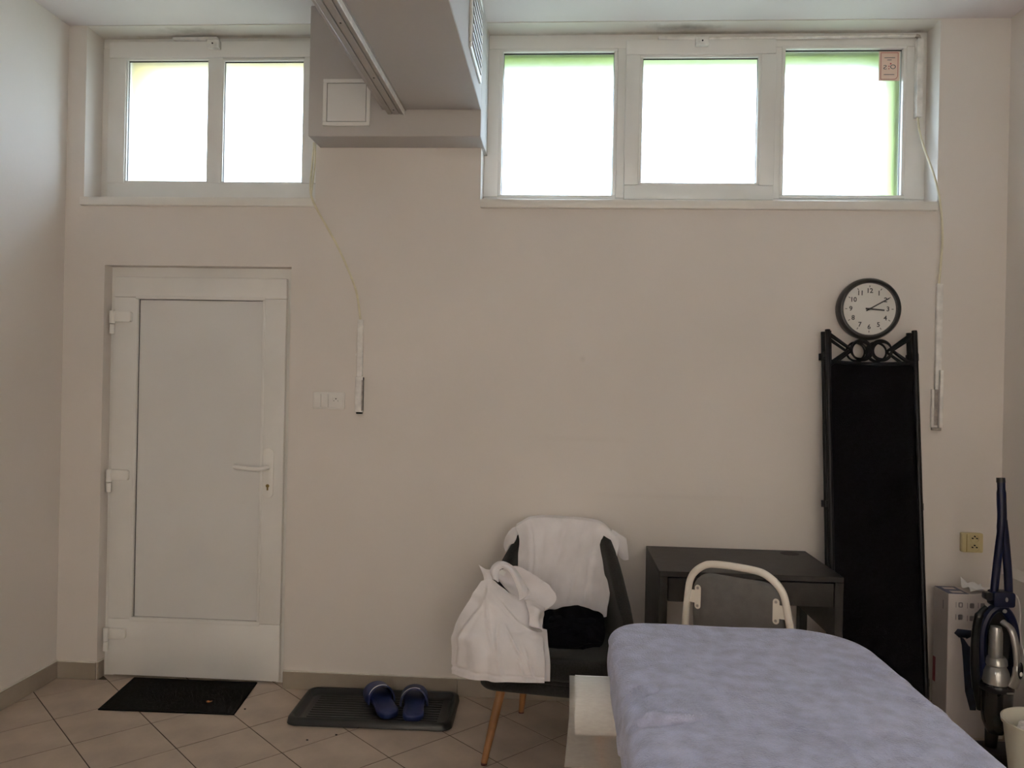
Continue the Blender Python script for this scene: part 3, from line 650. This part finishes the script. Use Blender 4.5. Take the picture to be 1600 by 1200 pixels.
# white polo shirt lying over the left arm and the seat
po = thing('polo_shirt', 'crumpled white polo shirt with collar lying over the chair arm', 'shirt', (0, 0, 0))
G = [[(-0.31, -0.52, 0.683), (-0.268, -0.52, 0.692), (-0.228, -0.52, 0.668), (-0.183, -0.52, 0.63), (-0.13, -0.51, 0.598), (-0.077, -0.5, 0.563)] ,
[(-0.344, -0.54, 0.624), (-0.278, -0.57, 0.627), (-0.222, -0.585, 0.62), (-0.165, -0.58, 0.595), (-0.111, -0.57, 0.569), (-0.06, -0.54, 0.531)] ,
[(-0.377, -0.56, 0.576), (-0.303, -0.62, 0.571), (-0.229, -0.645, 0.561), (-0.166, -0.645, 0.548), (-0.11, -0.635, 0.537), (-0.058, -0.6, 0.515)] ,
[(-0.409, -0.57, 0.51), (-0.319, -0.67, 0.514), (-0.238, -0.7, 0.502), (-0.168, -0.705, 0.497), (-0.107, -0.7, 0.493), (-0.05, -0.68, 0.479)] ,
[(-0.419, -0.58, 0.43), (-0.321, -0.71, 0.448), (-0.238, -0.745, 0.444), (-0.165, -0.75, 0.441), (-0.101, -0.75, 0.441), (-0.04, -0.745, 0.437)] ,
[(-0.42, -0.59, 0.323), (-0.325, -0.72, 0.355), (-0.235, -0.765, 0.366), (-0.162, -0.775, 0.37), (-0.099, -0.775, 0.371), (-0.039, -0.77, 0.371)] ,]
def fold_b(u, v, p):
    f = .012*math.exp(-((u-.20-.05*v)/.06)**2)*v+.016*math.exp(-((u-.47+.02*v)/.06)**2)*max(0, v-.35)*1.5
    f += -.010*math.exp(-((u-.34)/.045)**2)*max(0, v-.3)*1.6+.010*math.exp(-((u-.70-.12*(v-.8))/.05)**2)*max(0, v-.55)*2
    f += -.008*math.exp(-((u-.85-.2*(v-.8))/.04)**2)*max(0, v-.5)*2
    f += .007*math.exp(-((v-.30-.35*(u-.4))/.05)**2)+.006*math.exp(-((v-.52+.3*(u-.7))/.05)**2)
    f += .010*nz(p, 9, 3.1)+.005*nz(p, 22, 1.2)
    for (u0, v0, ang, wd, ln, am) in ((.30, .45, 1.2, .018, .30, .014), (.45, .70, 1.4, .02, .22, .018), (.62, .62, 1.0, .016, .16, .012), (.80, .80, 1.2, .014, .14, .012), (.12, .62, 1.75, .02, .30, .016), (.50, .28, .5, .016, .22, .010), (.72, .90, 1.1, .014, .12, .012)):
        du, dv = u-u0, v-v0; a_ = du*math.cos(ang)+dv*math.sin(ang); b_ = -du*math.sin(ang)+dv*math.cos(ang)
        f += am*math.exp(-(b_/wd)**2-(a_/ln)**2)
    return f-.006*math.exp(-((v-.945)/.010)**2)
cloth(G, 80, 120, fold_b, .005, flip=-1).build('shirt_body', 'shirt_white', po, angle=80)
G2 = [[Vector(p)+Vector((.02, .05, -.012)) for p in r] for r in G[2:]]
for r in G2: r[0] += Vector((.0, .03, .0))
cloth(G2, 40, 40, lambda u, v, p: .008*nz(p, 10, 8), .004, flip=-1).build('shirt_back', 'shirt_white', po, angle=80)
FL = [[(-0.258, -0.42, 0.701), (-0.176, -0.4, 0.723), (-0.11, -0.39, 0.691), (-0.033, -0.39, 0.647)] ,
[(-0.265, -0.43, 0.684), (-0.174, -0.42, 0.685), (-0.087, -0.41, 0.653), (-0.002, -0.41, 0.602)] ,
[(-0.24, -0.47, 0.681), (-0.166, -0.45, 0.652), (-0.08, -0.44, 0.612), (-0.015, -0.44, 0.575)] ,
[(-0.183, -0.51, 0.627), (-0.144, -0.5, 0.605), (-0.091, -0.48, 0.57), (-0.056, -0.48, 0.555)] ,]
cloth(FL, 40, 36, lambda u, v, p: -.035*math.sin(PI*min(1, v*1.05))*math.sin(PI*u)+.006*nz(p, 14, 4), .005, flip=-1).build('sleeve', 'shirt_white', po, angle=80)
C1 = [(-0.265, -0.5, 0.693), (-0.275, -0.48, 0.714), (-0.266, -0.46, 0.734), (-0.241, -0.445, 0.747), (-0.203, -0.45, 0.739), (-0.172, -0.46, 0.716), (-0.147, -0.475, 0.683), (-0.124, -0.49, 0.65), (-0.107, -0.5, 0.633)]
C2 = [(-0.241, -0.525, 0.682), (-0.249, -0.505, 0.705), (-0.243, -0.485, 0.722), (-0.225, -0.475, 0.731), (-0.203, -0.48, 0.725), (-0.183, -0.495, 0.705), (-0.168, -0.515, 0.676), (-0.154, -0.53, 0.644), (-0.15, -0.54, 0.616)]
Cm = [(Vector(a)+Vector(b))/2+Vector((0, -.022, .006)) for a, b in zip(C1, C2)]
cloth([C1, Cm, C2], 40, 12, None, .005, flip=1).build('collar', 'shirt_white', po, angle=80)
cloth([[(-0.328, -0.46, 0.737), (-0.295, -0.47, 0.719), (-0.255, -0.46, 0.724)] , [(-0.308, -0.49, 0.705), (-0.281, -0.5, 0.706), (-0.253, -0.48, 0.707)] , [(-0.297, -0.52, 0.678), (-0.273, -0.52, 0.69), (-0.249, -0.5, 0.696)] ,], 14, 14, lambda u, v, p: .005*nz(p, 30, 2), .005, flip=-1).build('sleeve', 'shirt_white', po, angle=80)
cloth([[(-0.13, -0.51, 0.608), (-0.088, -0.51, 0.604), (-0.046, -0.5, 0.58)] , [(-0.111, -0.585, 0.586), (-0.075, -0.595, 0.582), (-0.049, -0.57, 0.555)] , [(-0.105, -0.64, 0.554), (-0.077, -0.65, 0.543), (-0.05, -0.625, 0.524)] ,], 20, 20, lambda u, v, p: .014*nz(p, 24, 6), .006, flip=-1).build('cuff', 'shirt_white', po, angle=80)
B(-.012, .012, -.001, .001, -.010, .010, M=Matrix.Translation((-.226, -.482, .712)) @ Matrix.Rotation(.5, 4, 'Y')).build('neck_label', 'shirt_label', po, smooth=False)

# black folded clothes on the seat
def pillow(cx, cy, cz, ax, ay, az, rz, seed, amp):
    t = bmesh.new(); bmesh.ops.create_icosphere(t, subdivisions=5, radius=1)
    for v in t.verts:
        p = v.co.copy(); q = Vector([math.copysign(abs(c_)**.55, c_) for c_ in p]); q = Vector((q.x*ax, q.y*ay, q.z*az))
        k = amp*(nz(q, 14, seed)+.5*nz(q, 34, seed+3)); v.co = q*(1+k/max(.05, q.length))
    bmesh.ops.transform(t, matrix=Matrix.Translation((cx, cy, cz)) @ Matrix.Rotation(rz, 4, 'Z'), verts=t.verts); return t
bk = thing('folded_shorts', 'black folded garment heaped on the chair seat', 'clothes', (0, 0, 0))
BG = [[(-0.048, -0.33, 0.509), (0.007, -0.33, 0.525), (0.065, -0.33, 0.53), (0.126, -0.33, 0.524), (0.184, -0.33, 0.518)],
      [(-0.06, -0.4, 0.515), (0.002, -0.4, 0.545), (0.064, -0.4, 0.558), (0.129, -0.4, 0.547), (0.196, -0.4, 0.523)],
      [(-0.052, -0.48, 0.494), (0.008, -0.48, 0.512), (0.069, -0.48, 0.517), (0.135, -0.48, 0.509), (0.201, -0.48, 0.491)],
      [(-0.04, -0.53, 0.473), (0.017, -0.53, 0.484), (0.076, -0.53, 0.481), (0.134, -0.53, 0.478), (0.196, -0.53, 0.465)],
      [(-0.032, -0.555, 0.446), (0.025, -0.555, 0.443), (0.082, -0.555, 0.44), (0.133, -0.555, 0.452), (0.184, -0.555, 0.457)],
      [(-0.023, -0.565, 0.421), (0.031, -0.565, 0.418), (0.09, -0.565, 0.423), (0.128, -0.565, 0.443), (0.176, -0.565, 0.45)]]
def fold_k(u, v, p):
    f = .010*nz(p, 12, 4)+.006*nz(p, 30, 2)
    for (u0, v0, ang, wd, ln, am) in ((.35, .55, .25, .03, .4, .016), (.6, .70, .2, .03, .3, -.012), (.45, .85, -.1, .03, .35, .014), (.2, .3, 1.2, .03, .2, .010), (.75, .35, .8, .03, .2, .010)):
        du, dv = u-u0, v-v0; a_ = du*math.cos(ang)+dv*math.sin(ang); b_ = -du*math.sin(ang)+dv*math.cos(ang); f += am*math.exp(-(b_/wd)**2-(a_/ln)**2)
    return f
cloth(BG, 44, 44, fold_k, .006, flip=-1).build('outer_fold', 'black_cloth', bk, angle=80)
m = MB(); m.merge(pillow(.055, -.455, .466, .098, .090, .028, -.1, 1, .010)); m.build('inner_fold', 'black_cloth', bk, angle=80)
m = MB(); m.merge(pillow(.070, -.410, .505, .100, .070, .026, -.05, 4, .010)); m.build('inner_fold', 'black_cloth', bk, angle=80)

# ------------------------------------------------------------------ white tube chair at the desk
wc = thing('office_chair', 'white tubular metal chair with grey padded back at the desk', 'chair', (.766, -.72, 0), math.radians(-33)); wc.scale = (1, 1, 1.035)
def tp(*p): return [Vector(q) for q in p]
BW = .192
bp_ = catmull([(-BW-.008, -.215, .45), (-BW-.004, -.235, .58), (-BW+.010, -.252, .70), (-BW+.028, -.262, .782), (-BW+.075, -.267, .828), (-.06, -.270, .842), (.06, -.270, .842), (BW-.075, -.267, .828), (BW-.028, -.262, .782), (BW-.010, -.252, .70), (BW+.004, -.235, .58), (BW+.008, -.215, .45)], 80)
MB().tube(bp_, .0125, 12).build('back_frame', 'tube_cream', wc)
pad = MB().prism([(x, z) for x, z in rounded_rect(-BW+.022, BW-.022, .555, .802, [.075, .075, .03, .03], 8)], -.262, -.228, bev=.012, plane='XZ', seg=3)
for v in pad.bm.verts: v.co.y += (.80-v.co.z)*.14+.06*(v.co.x**2); v.co.x *= 1-(v.co.z-.56)*.13
pad.build('back_pad', 'seat_grey', wc, angle=60)
for sx in (-1, 1):
    def bpt(z): return -.262+(.80-z)*.14+.06*.03-.004
    bkp = MB(); zc = .715; x0 = sx*.141
    bkp.prism(rounded_rect(x0-.011, x0+.011, zc-.042, zc+.042, .0108, 5), -.003, .0, plane='XZ'); bkp.prism(rounded_rect(min(x0, x0+sx*.045), max(x0, x0+sx*.045), zc-.022, zc+.022, .002, 2), -.0032, .0, plane='XZ')
    q = bkp.build('bracket', 'tube_cream', wc); q.location = (0, bpt(zc)-.001, 0)
    for dz in (-.031, .031): MB().cyl((x0, bpt(zc)-.004, zc+dz), .005, .003, 'Y', 10).build('screw', 'conduit_grey', wc)
MB().prism(rounded_rect(-.185, .185, -.20, .20, .05, 6), .425, .465, bev=.012, seg=3).build('seat', 'seat_grey', wc, angle=60)
for sx in (-1, 1):
    MB().tube([(sx*(BW+.008), -.215, .45), (sx*(BW+.005), -.235, .22), (sx*(BW+.004), -.26, .0)], .0125, 10).build('leg', 'tube_cream', wc)
    MB().tube([(sx*(BW+.008), -.20, .44), (sx*(BW+.008), .19, .44)], .011, 10).build('side_rail', 'tube_cream', wc)
    MB().tube([(sx*(BW+.008), .19, .44), (sx*(BW+.004), .21, .22), (sx*BW, .225, .0)], .0125, 10).build('leg', 'tube_cream', wc)
MB().tube([(-BW-.008, .19, .43), (BW+.008, .19, .43)], .009, 8).build('cross_bar', 'tube_cream', wc)
MB().tube([(-BW-.008, -.20, .43), (BW+.008, -.20, .43)], .009, 8).build('cross_bar', 'tube_cream', wc)

# ------------------------------------------------------------------ massage table with fitted terry sheet
mt = thing('massage_table', 'massage table under a blue-grey terry sheet in the foreground', 'table', (0, 0, 0))
MX0, MX1, MY1, MY0, MZ = .148, .868, -1.375, -3.27, .802
outl = rounded_rect(MX0, MX1, MY0, MY1, [.20, .115, .12, .12], 14)
def dens(pl, n):
    L = []; pl2 = pl+[pl[0]]; ds = [0]
    for a, b in zip(pl2, pl2[1:]): ds.append(ds[-1]+math.dist(a, b))
    for k in range(n):
        d_ = ds[-1]*k/n; i = max(j for j in range(len(ds)-1) if ds[j] <= d_); t = (d_-ds[i])/max(1e-9, ds[i+1]-ds[i])
        L.append((pl2[i][0]+(pl2[i+1][0]-pl2[i][0])*t, pl2[i][1]+(pl2[i+1][1]-pl2[i][1])*t))
    return L
outl = dens(outl, 720); cxm, cym = (MX0+MX1)/2, (MY0+MY1)/2
def inset(k_):
    n = len(outl); r = []
    for i in range(n):
        a, b = outl[i-1], outl[(i+1) % n]; dx, dy = b[0]-a[0], b[1]-a[1]; l = math.hypot(dx, dy) or 1
        r.append((outl[i][0]-dy/l*k_, outl[i][1]+dx/l*k_))
    return r
def wrinkle(x, y):
    f = .0018*noise.noise(Vector((x*5, y*5, 0)))+.0010*noise.noise(Vector((x*14, y*14, 3)))
    for (a0, b0, ang, wd, ln, am) in ((.185, -1.93, .75, .006, .055, .007), (.205, -1.945, .70, .008, .06, -.005), (.20, -2.08, .45, .006, .07, .007), (.25, -2.075, .15, .008, .09, .005), (.235, -2.10, .3, .009, .08, -.005), (.17, -1.99, 1.1, .006, .04, .005), (.80, -1.72, -.9, .007, .08, .004), (.81, -1.92, -.8, .007, .08, .004), (.78, -1.80, -.85, .008, .07, -.003), (.55, -2.15, 2.2, .010, .10, .003), (.42, -1.95, 2.4, .010, .12, .0025)):
        dx, dy = x-a0, y-b0; uu = dx*math.cos(ang)+dy*math.sin(ang); vv = -dx*math.sin(ang)+dy*math.cos(ang)-uu*uu*.8
        f += 1.8*am*math.exp(-(vv/wd)**2-(uu/ln)**2)
    return f
rings = []
rad = .042
for k in range(9):      # under edge and side
    z = .655+(MZ-rad-.655)*k/8; b_ = -.004+.006*math.sin(PI*k/8); rings.append([(x, y, z) for x, y in inset(-b_+(.03 if k == 0 else 0))])
for k in range(1, 9):
    a = PI/2*k/8; rings.append([(x, y, MZ-rad+rad*math.sin(a)) for x, y in inset(rad*(1-math.cos(a)))])
base = inset(rad)
for k in range(1, 60):
    f = 1-k/60; rings.append([(cxm+(x-cxm)*f, cym+(y-cym)*(f), MZ+.006*(1-f*f)) for x, y in base])
m = MB(); V = []
for ri, r in enumerate(rings):
    row = []
    for (x, y, z) in r:
        w_ = wrinkle(x, y); side = max(0, min(1, (MZ-rad-z)/.05))
        d_ = Vector((x-cxm, (y-cym)*.3, 0)).normalized()
        p = Vector((x, y, z))+Vector((0, 0, w_))*(1-side)+d_*(w_*side+side*.004*noise.noise(Vector((x*3, y*9, z*6))))
        row.append(m.bm.verts.new(p))
    V.append(row)
n = len(outl)
for A_, B_ in zip(V, V[1:]):
    for k in range(n): m.bm.faces.new((A_[k], A_[(k+1) % n], B_[(k+1) % n], B_[k]))
m.bm.faces.new(V[-1])
m.build('fitted_sheet', 'terry_sheet', mt, angle=80)
MB().prism([(x, y) for x, y in inset(.02)][::4], .665, .735).build('mattress', 'table_vinyl', mt, smooth=False)
MB().prism([(x, y) for x, y in inset(.06)][::4], .625, .668).build('table_frame', 'oak_leg', mt, smooth=False)
for x in (MX0+.10, MX1-.10):
    for y in (MY1-.30, MY0+.20): B(x-.022, x+.022, y-.03, y+.03, 0, .63, bev=.004).build('leg', 'oak_leg', mt, smooth=False)

# paper roll hung across the table end, with a loose sheet
pr = thing('paper_roll', 'white examination paper roll hanging beside the massage table', 'paper roll', (0, 0, 0))
PY, PZ, PRR = -1.64, .648, .073
m = MB().lathe([(.020, 0), (PRR, 0), (PRR, .50), (.020, .50)], (.054, PY, PZ), 48, 'X'); m.build('roll', 'shirt_label', pr)
rows = []
for k in range(14):
    a = PI/2*k/13*1.0; rows.append([Vector((x, PY-(PRR+.003)*math.sin(a), PZ+(PRR+.003)*math.cos(a))) for x in (.038, .2, .4, .53)])
for k in range(1, 9):
    z = PZ-.0165*k; rows.append([Vector((x-.0012*k*(1 if x < .1 else 0), PY-(PRR+.003)-.002*math.sin(k*.6), z)) for x in (.038, .2, .4, .53)])
m = MB(); m.grid(rows); m.build('loose_sheet', 'thin_paper', pr, angle=80)
MB().tube([(.045, PY, PZ), (.60, PY, PZ)], .012, 10).build('roll_bar', 'conduit_grey', pr)
for x in (.40, .58): MB().tube([(x, PY, PZ), (x, PY, .70)] if x > .55 else [(.575, PY, PZ+.0), (.575, PY-.005, .70)], .006, 6).build('hanger', 'conduit_grey', pr)

# ------------------------------------------------------------------ door mat, boot tray, slides
dm = MB().prism([(-2.080, .035), (-2.036, -.343), (-1.418, -.330), (-1.458, .040)], 0.0, .006, bev=.001, seg=1).build('door_mat', 'rubber_mat', smooth=False)
tag(dm, 'flat black door mat lying in front of the door', 'mat')
lf = MB().prism([(-.012, 0), (-.002, -.009), (.010, -.004), (.014, .006), (.004, .002), (-.004, .010)], 0, .003).build('leaf_fragment', 'leaf_brown', smooth=False); lf.location = (-1.585, -.215, .0062); lf.rotation_euler = (.15, .1, .4)
tag(lf, 'tiny dry brown leaf fragment on the door mat', 'leaf')
for (x, y, nm) in ((-1.395, -.265, 'tiny dark crumb on the tiles beside the door mat'), (-.915, -.475, 'tiny dark crumb on the tiles in front of the boot tray'), (-1.02, -.535, 'tiny dark crumb lying farthest forward on the tiles')):
    t = bmesh.new(); bmesh.ops.create_icosphere(t, subdivisions=1, radius=.006)
    for v in t.verts: v.co = Vector((v.co.x, v.co.y*.7, v.co.z*.5+.003))
    q = MB().merge(t).build('crumb', 'gasket', smooth=False); q.location = (x, y, 0); tag(q, nm, 'crumb')
tr = thing('boot_tray', 'black ribbed plastic boot tray with rounded corners by the wall', 'tray', (-.805, -.215, 0), math.radians(1.2))
def rr(k, cham=.045): return rounded_rect(-.362+k, .362-k, -.186+k, .186-k, cham-k*.4, 5)
prof = [(.004, 0), (0, .003), (.004, .026), (.012, .032), (.022, .031), (.034, .009), (.042, .006)]
m = MB(); V = [[m.bm.verts.new((x, y, z)) for x, y in rr(k)] for k, z in prof]; n = len(V[0])
for A_, B_ in zip(V, V[1:]):
    for k in range(n): m.bm.faces.new((A_[k], A_[(k+1) % n], B_[(k+1) % n], B_[k]))
m.bm.faces.new(V[-1]); m.bm.faces.new(V[0][::-1])
m.build('tray_shell', 'tray_plastic', tr, angle=50)
for k in range(11):
    y = -.125+.025*k; MB().tube([(-.29, y, .006), (.29, y, .006)], .0032, 6).build('rib', 'tray_plastic', tr)
random.seed(9)
def slide(name_label, loc, rz, tilt):
    s = thing('slide_sandal', name_label, 'sandal', loc, rz, 'navy slides on the boot tray'); s.rotation_euler = (tilt, 0, rz); s.scale = (1.16, 1.06, .92)
    L = [(-.014, .0, .006), (-.010, .0, .020), (.0, .0, .031), (.03, .0, .040), (.08, .0, .039), (.13, .002, .037), (.18, .003, .045), (.225, .002, .047), (.255, .0, .037), (.268, -.002, .018)]
    xs = catmull([(a, b, c_) for a, b, c_ in L], 24)
    poly = [(p.y+p.z, p.x) for p in xs]+[(p.y-p.z, p.x) for p in xs[::-1]]
    MB().prism(poly, 0, .030, bev=.007, seg=3).build('sole', 'slide_navy', s, angle=60)
    mb_ = MB().prism([(x*.80, y*.93+.008) for x, y in poly], .0275, .0312, bev=.0015, seg=1); mb_.build('footbed', 'slide_navy', s, angle=60)
    rows = []
    for k in range(9):
        y = .135+.105*k/8; w = .049-.006*abs(k/8-.4); hh = .078-.022*(k/8)
        rows.append([Vector((w*math.cos(a)*(1.04), y+.012*math.sin(a)*(1 if k == 0 else .4), .006+hh*abs(math.sin(a))**.8)) for a in [PI*j/12 for j in range(13)]])
    st = cloth(rows, 36, 24, None, .006, flip=1).build('strap', 'slide_navy', s, angle=60)
    ln = []
    for a in [PI*(.36+.5*j/12) for j in range(13)]:
        w, hh = .0487, .0775; ln.append((w*math.cos(a)*1.06, .143+.012*math.sin(a), .0105+hh*abs(math.sin(a))**.8))
    MB().tube(ln, .0030, 6).build('strap_line', 'white_line', st)
slide('left navy blue rubber slide turned askew on the boot tray', (-.722, -.318, .016), math.radians(27), math.radians(2))
slide('right navy blue rubber slide standing straight on the boot tray', (-.615, -.338, .016), math.radians(9), math.radians(0))

# ------------------------------------------------------------------ carton of the vacuum cleaner
BX0, BX1, BY0, BY1, BZ = 1.700, 1.940, -.205, -.072, .622
cb = thing('vacuum_carton', 'tall white printed carton standing behind the vacuum cleaner', 'box', (0, 0, 0))
B(BX0, BX1, BY0, BY1, 0, BZ, bev=.002, seg=1).build('carton_body', 'carton', cb, smooth=False)
def flat(poly, name, m_, face='front', h=.0008):
    q = MB()
    if face == 'front': q.prism(poly, BY0-h, BY0+.0002, plane='XZ')
    elif face == 'top': q.prism(poly, BZ-.0002, BZ+h)
    elif face == 'left': q.prism(poly, BX0-h, BX0+.0002, plane='YZ')
    return q.build(name, m_, cb, smooth=False)
def rect(a, b, c_, d_): return [(a, c_), (b, c_), (b, d_), (a, d_)]
flat(rect(BX0+.002, BX0+.088, BY0+.002, BY1-.002), 'top_print', 'print_blue', 'top')
flat(rect(BX0+.022, BX0+.072, BY1-.052, BY1-.022), 'top_label', 'carton', 'top', .0014)
flat(rect(BX0+.026, BX0+.076, BY0+.020, BY0+.050), 'top_label', 'carton', 'top', .0014)
for (x, z) in ((1.752, .575), (1.800, .573), (1.845, .575), (1.752, .522), (1.800, .518)):
    flat(rounded_rect(x-.009, x+.009, z-.011, z+.011, .004, 3), 'icon', 'print_grey'); flat(rect(x-.020, x-.018, z-.012, z+.012), 'icon_bar', 'print_grey')
flat(rect(1.748, 1.756, .568, .582), 'icon', 'carton', 'front', .0014)
flat([(1.727, .452), (1.741, .471), (1.808, .466), (1.807, .444), (1.780, .428), (1.776, .433), (1.748, .433)], 'brush_picture', 'print_navy')
flat([(1.752, .436), (1.768, .430), (1.790, .398), (1.815, .385), (1.825, .36), (1.825, .12), (1.80, .12), (1.778, .20), (1.766, .34), (1.760, .40)], 'wand_picture', 'print_navy')
flat(rect(BY1-.028, BY1-.004, .20, .31), 'side_print', 'print_red', 'left')
flat(rect(BY0+.04, BY0+.047, .545, .585), 'side_mark', 'print_grey', 'left')
pl = thing('crumpled_leaflet', 'crumpled white leaflet lying on top of the carton', 'paper', (0, 0, 0))
rows = [[Vector((1.80+.045*j+.01*(i % 2), BY0+.015+.036*i, BZ+.004+(.045 if (i == 3 and j == 0) else .028 if (i == 2 and j == 1) else .016 if (i+j) % 2 else .004))) for j in range(3)] for i in range(4)]
cloth(rows, 18, 18, lambda u, v, p: .006*abs(nz(p, 30, 5)), .001, flip=1).build('sheet', 'shirt_label', pl, angle=25)

# ------------------------------------------------------------------ upright vacuum cleaner
VX, VY = 1.812, -.40
vc = thing('stick_vacuum', 'navy blue upright stick vacuum cleaner standing before the carton', 'vacuum cleaner', (VX, VY, 0))
# handle: single grip splitting into two legs
MB().tube(catmull([(.004, .02, 1.145), (.003, .012, 1.06), (.000, .0, .97), (-.012, 0, .84), (-.024, 0, .70), (-.026, 0, .655)], 30), [.016]*4+[.0185]*10+[.016]*17, 12, sx=.8).build('handle', 'vac_navy', vc)
MB().tube(catmull([(.004, .0, .98), (.014, .0, .90), (.026, 0, .78), (.034, 0, .66)], 20), .0165, 12, sx=.8).build('handle_arm', 'vac_navy', vc)
MB().tube([(.004, .02, 1.130), (.004, .0225, 1.150)], [.0172, .0165], 12).build('handle_cap', 'vac_black', vc)
jb = MB().prism(rounded_rect(-.040, .046, .628, .690, .012, 4), -.03, .03, bev=.006, plane='XZ').build('joint_block', 'vac_navy', vc)
MB().lathe([(.0, -.034), (.006, -.034), (.006, -.030)], (.008, 0, .662), 14, 'Y', sx=.8, sy=1.5).build('badge', 'vac_silver', vc)
MB().prism(rounded_rect(-.066, -.036, .652, .684, .01, 3), -.018, .018, bev=.003, plane='XZ').build('release_button', 'vac_black', vc)
# oval cradle
ov = [(-.006+.066*math.cos(a), .0, .48+(.140 if math.sin(a) > 0 else .21)*math.sin(a)) for a in [2*PI*k/48 for k in range(48)]]
MB().tube(ov, .019, 10, closed=True).build('cradle', 'vac_navy', vc)
MB().tube([(.004+.058*math.cos(a), -.015, .475+.150*math.sin(a)) for a in [PI*(.15+.7*k/20) for k in range(21)]], .004, 6).build('cradle_trim', 'vac_silver', vc) if False else None
MB().lathe([(.0, -.021), (.008, -.021), (.008, -.014)], (.008, 0, .612), 14, 'Y').build('power_button', 'vac_silver', vc)
MB().prism([(x, z) for x, y, z in ov[::2]], .0, .035, plane='XZ').build('cradle_back', 'vac_black', vc)
# hand-held unit
MB().lathe([(.0, .555), (.020, .553), (.025, .53), (.026, .44), (.024, .425), (0, .425)], (-.034, -.035, 0), 24).build('motor_housing', 'vac_silver', vc)
MB().lathe([(.030, .432), (.038, .420), (.040, .400), (.034, .392), (.040, .384), (.046, .37), (.050, .325), (0, .325)], (-.026, -.030, 0), 28).build('cyclone', 'vac_silver', vc)
MB().tube(catmull([(-.006, -.03, .572), (.010, -.062, .552), (.020, -.076, .50), (.026, -.082, .43), (.026, -.082, .375), (.014, -.074, .325)], 30), [.014]*6+[.016]*15+[.021]*10, 12, sx=.8).build('grip', 'vac_silver', vc)
MB().lathe([(0, -.004), (.008, -.003), (.010, 0), (0, 0.002)], (.027, -.104, .40), 20, 'Y', sx=1.0, sy=3.4).build('switch_inset', 'vac_black', vc)
MB().lathe([(0, -.002), (.005, -.001), (.006, 0), (0, 0.001)], (.027, -.108, .388), 14, 'Y', sx=1.0, sy=1.5).build('switch_button', 'pvc_white', vc)
MB().lathe([(.052, .328), (.060, .318), (.062, .300), (.060, .28), (.058, .22), (.050, .165), (.038, .135), (.030, .12), (0, .12)], (-.022, -.025, 0), 32).build('dust_bin', 'vac_smoke', vc)
MB().lathe([(.0615, .318), (.0635, .312), (.0635, .302), (.0615, .296)], (-.022, -.025, 0), 32, cap=False).build('bin_band', 'vac_black', vc)
MB().prism(rounded_rect(-.016, .014, .300, .306, .002, 2), -.090, -.084, plane='XZ').build('bin_latch', 'vac_silver', vc)
MB().tube([(-.026, -.01, .15), (-.030, -.005, .05)], [.028, .022], 14).build('neck', 'vac_black', vc)
MB().prism(rounded_rect(-.105, .085, -.095, .055, .03, 5), .0, .055, bev=.014, seg=3).build('floor_head', 'vac_black', vc)
MB().tube([(-.09, -.086, .038), (.07, -.086, .038)], .005, 8).build('head_trim', 'vac_silver', vc)
# crevice tool clipped on the left side
tp_ = catmull([(-.050, .005, .62), (-.078, .005, .585), (-.090, .005, .50), (-.092, .005, .38), (-.080, .005, .27), (-.066, .005, .20)], 30)
MB().tube(tp_, [.012]*6+[.018]*18+[.015]*7, 10).build('crevice_tool', 'vac_black', vc)
# charging cable
cb2 = tag(MB().tube(catmull([(1.872, -.36, .672), (1.895, -.37, .66), (1.905, -.375, .60), (1.899, -.39, .50), (1.908, -.42, .40), (1.905, -.46, .28), (1.884, -.52, .20), (1.862, -.60, .27), (1.850, -.665, .335), (1.838, -.70, .345)], 60), .0032, 8).build('charging_cable', 'white_cable'), 'thin white charging cable hanging down behind the vacuum cleaner', 'cable')

# ------------------------------------------------------------------ bucket with paper in it
bu = thing('bucket', 'white plastic bucket on the floor in the right corner', 'bucket', (1.775, -.79, 0))
MB().lathe([(0, 0), (.105, 0), (.140, .300), (.146, .300), (.147, .312), (.141, .314), (.136, .305), (.102, .006), (0, .006)], (0, 0, 0), 48).build('bucket_body', 'bucket_white', bu, angle=50)
t = bmesh.new(); bmesh.ops.create_icosphere(t, subdivisions=4, radius=1)
for v in t.verts:
    q = Vector((v.co.x*.105, v.co.y*.105, v.co.z*.06)); v.co = q*(1+.25*noise.noise(q*22)+.12*abs(noise.noise(q*50)))
cp = MB().merge(t).build('crumpled_paper', 'shirt_white', angle=20); cp.location = (1.78, -.79, .25); tag(cp, 'crumpled white paper lying inside the bucket', 'paper')
B(-.018, .018, -.02, .02, -.03, .03, bev=.005, M=Matrix.Translation((1.832, -.715, .315)) @ Matrix.Rotation(.2, 4, 'Y')).build('power_adapter', 'white_cable')
tag(bpy.data.objects['power_adapter'], 'small white plug adapter resting on the bucket rim', 'adapter')
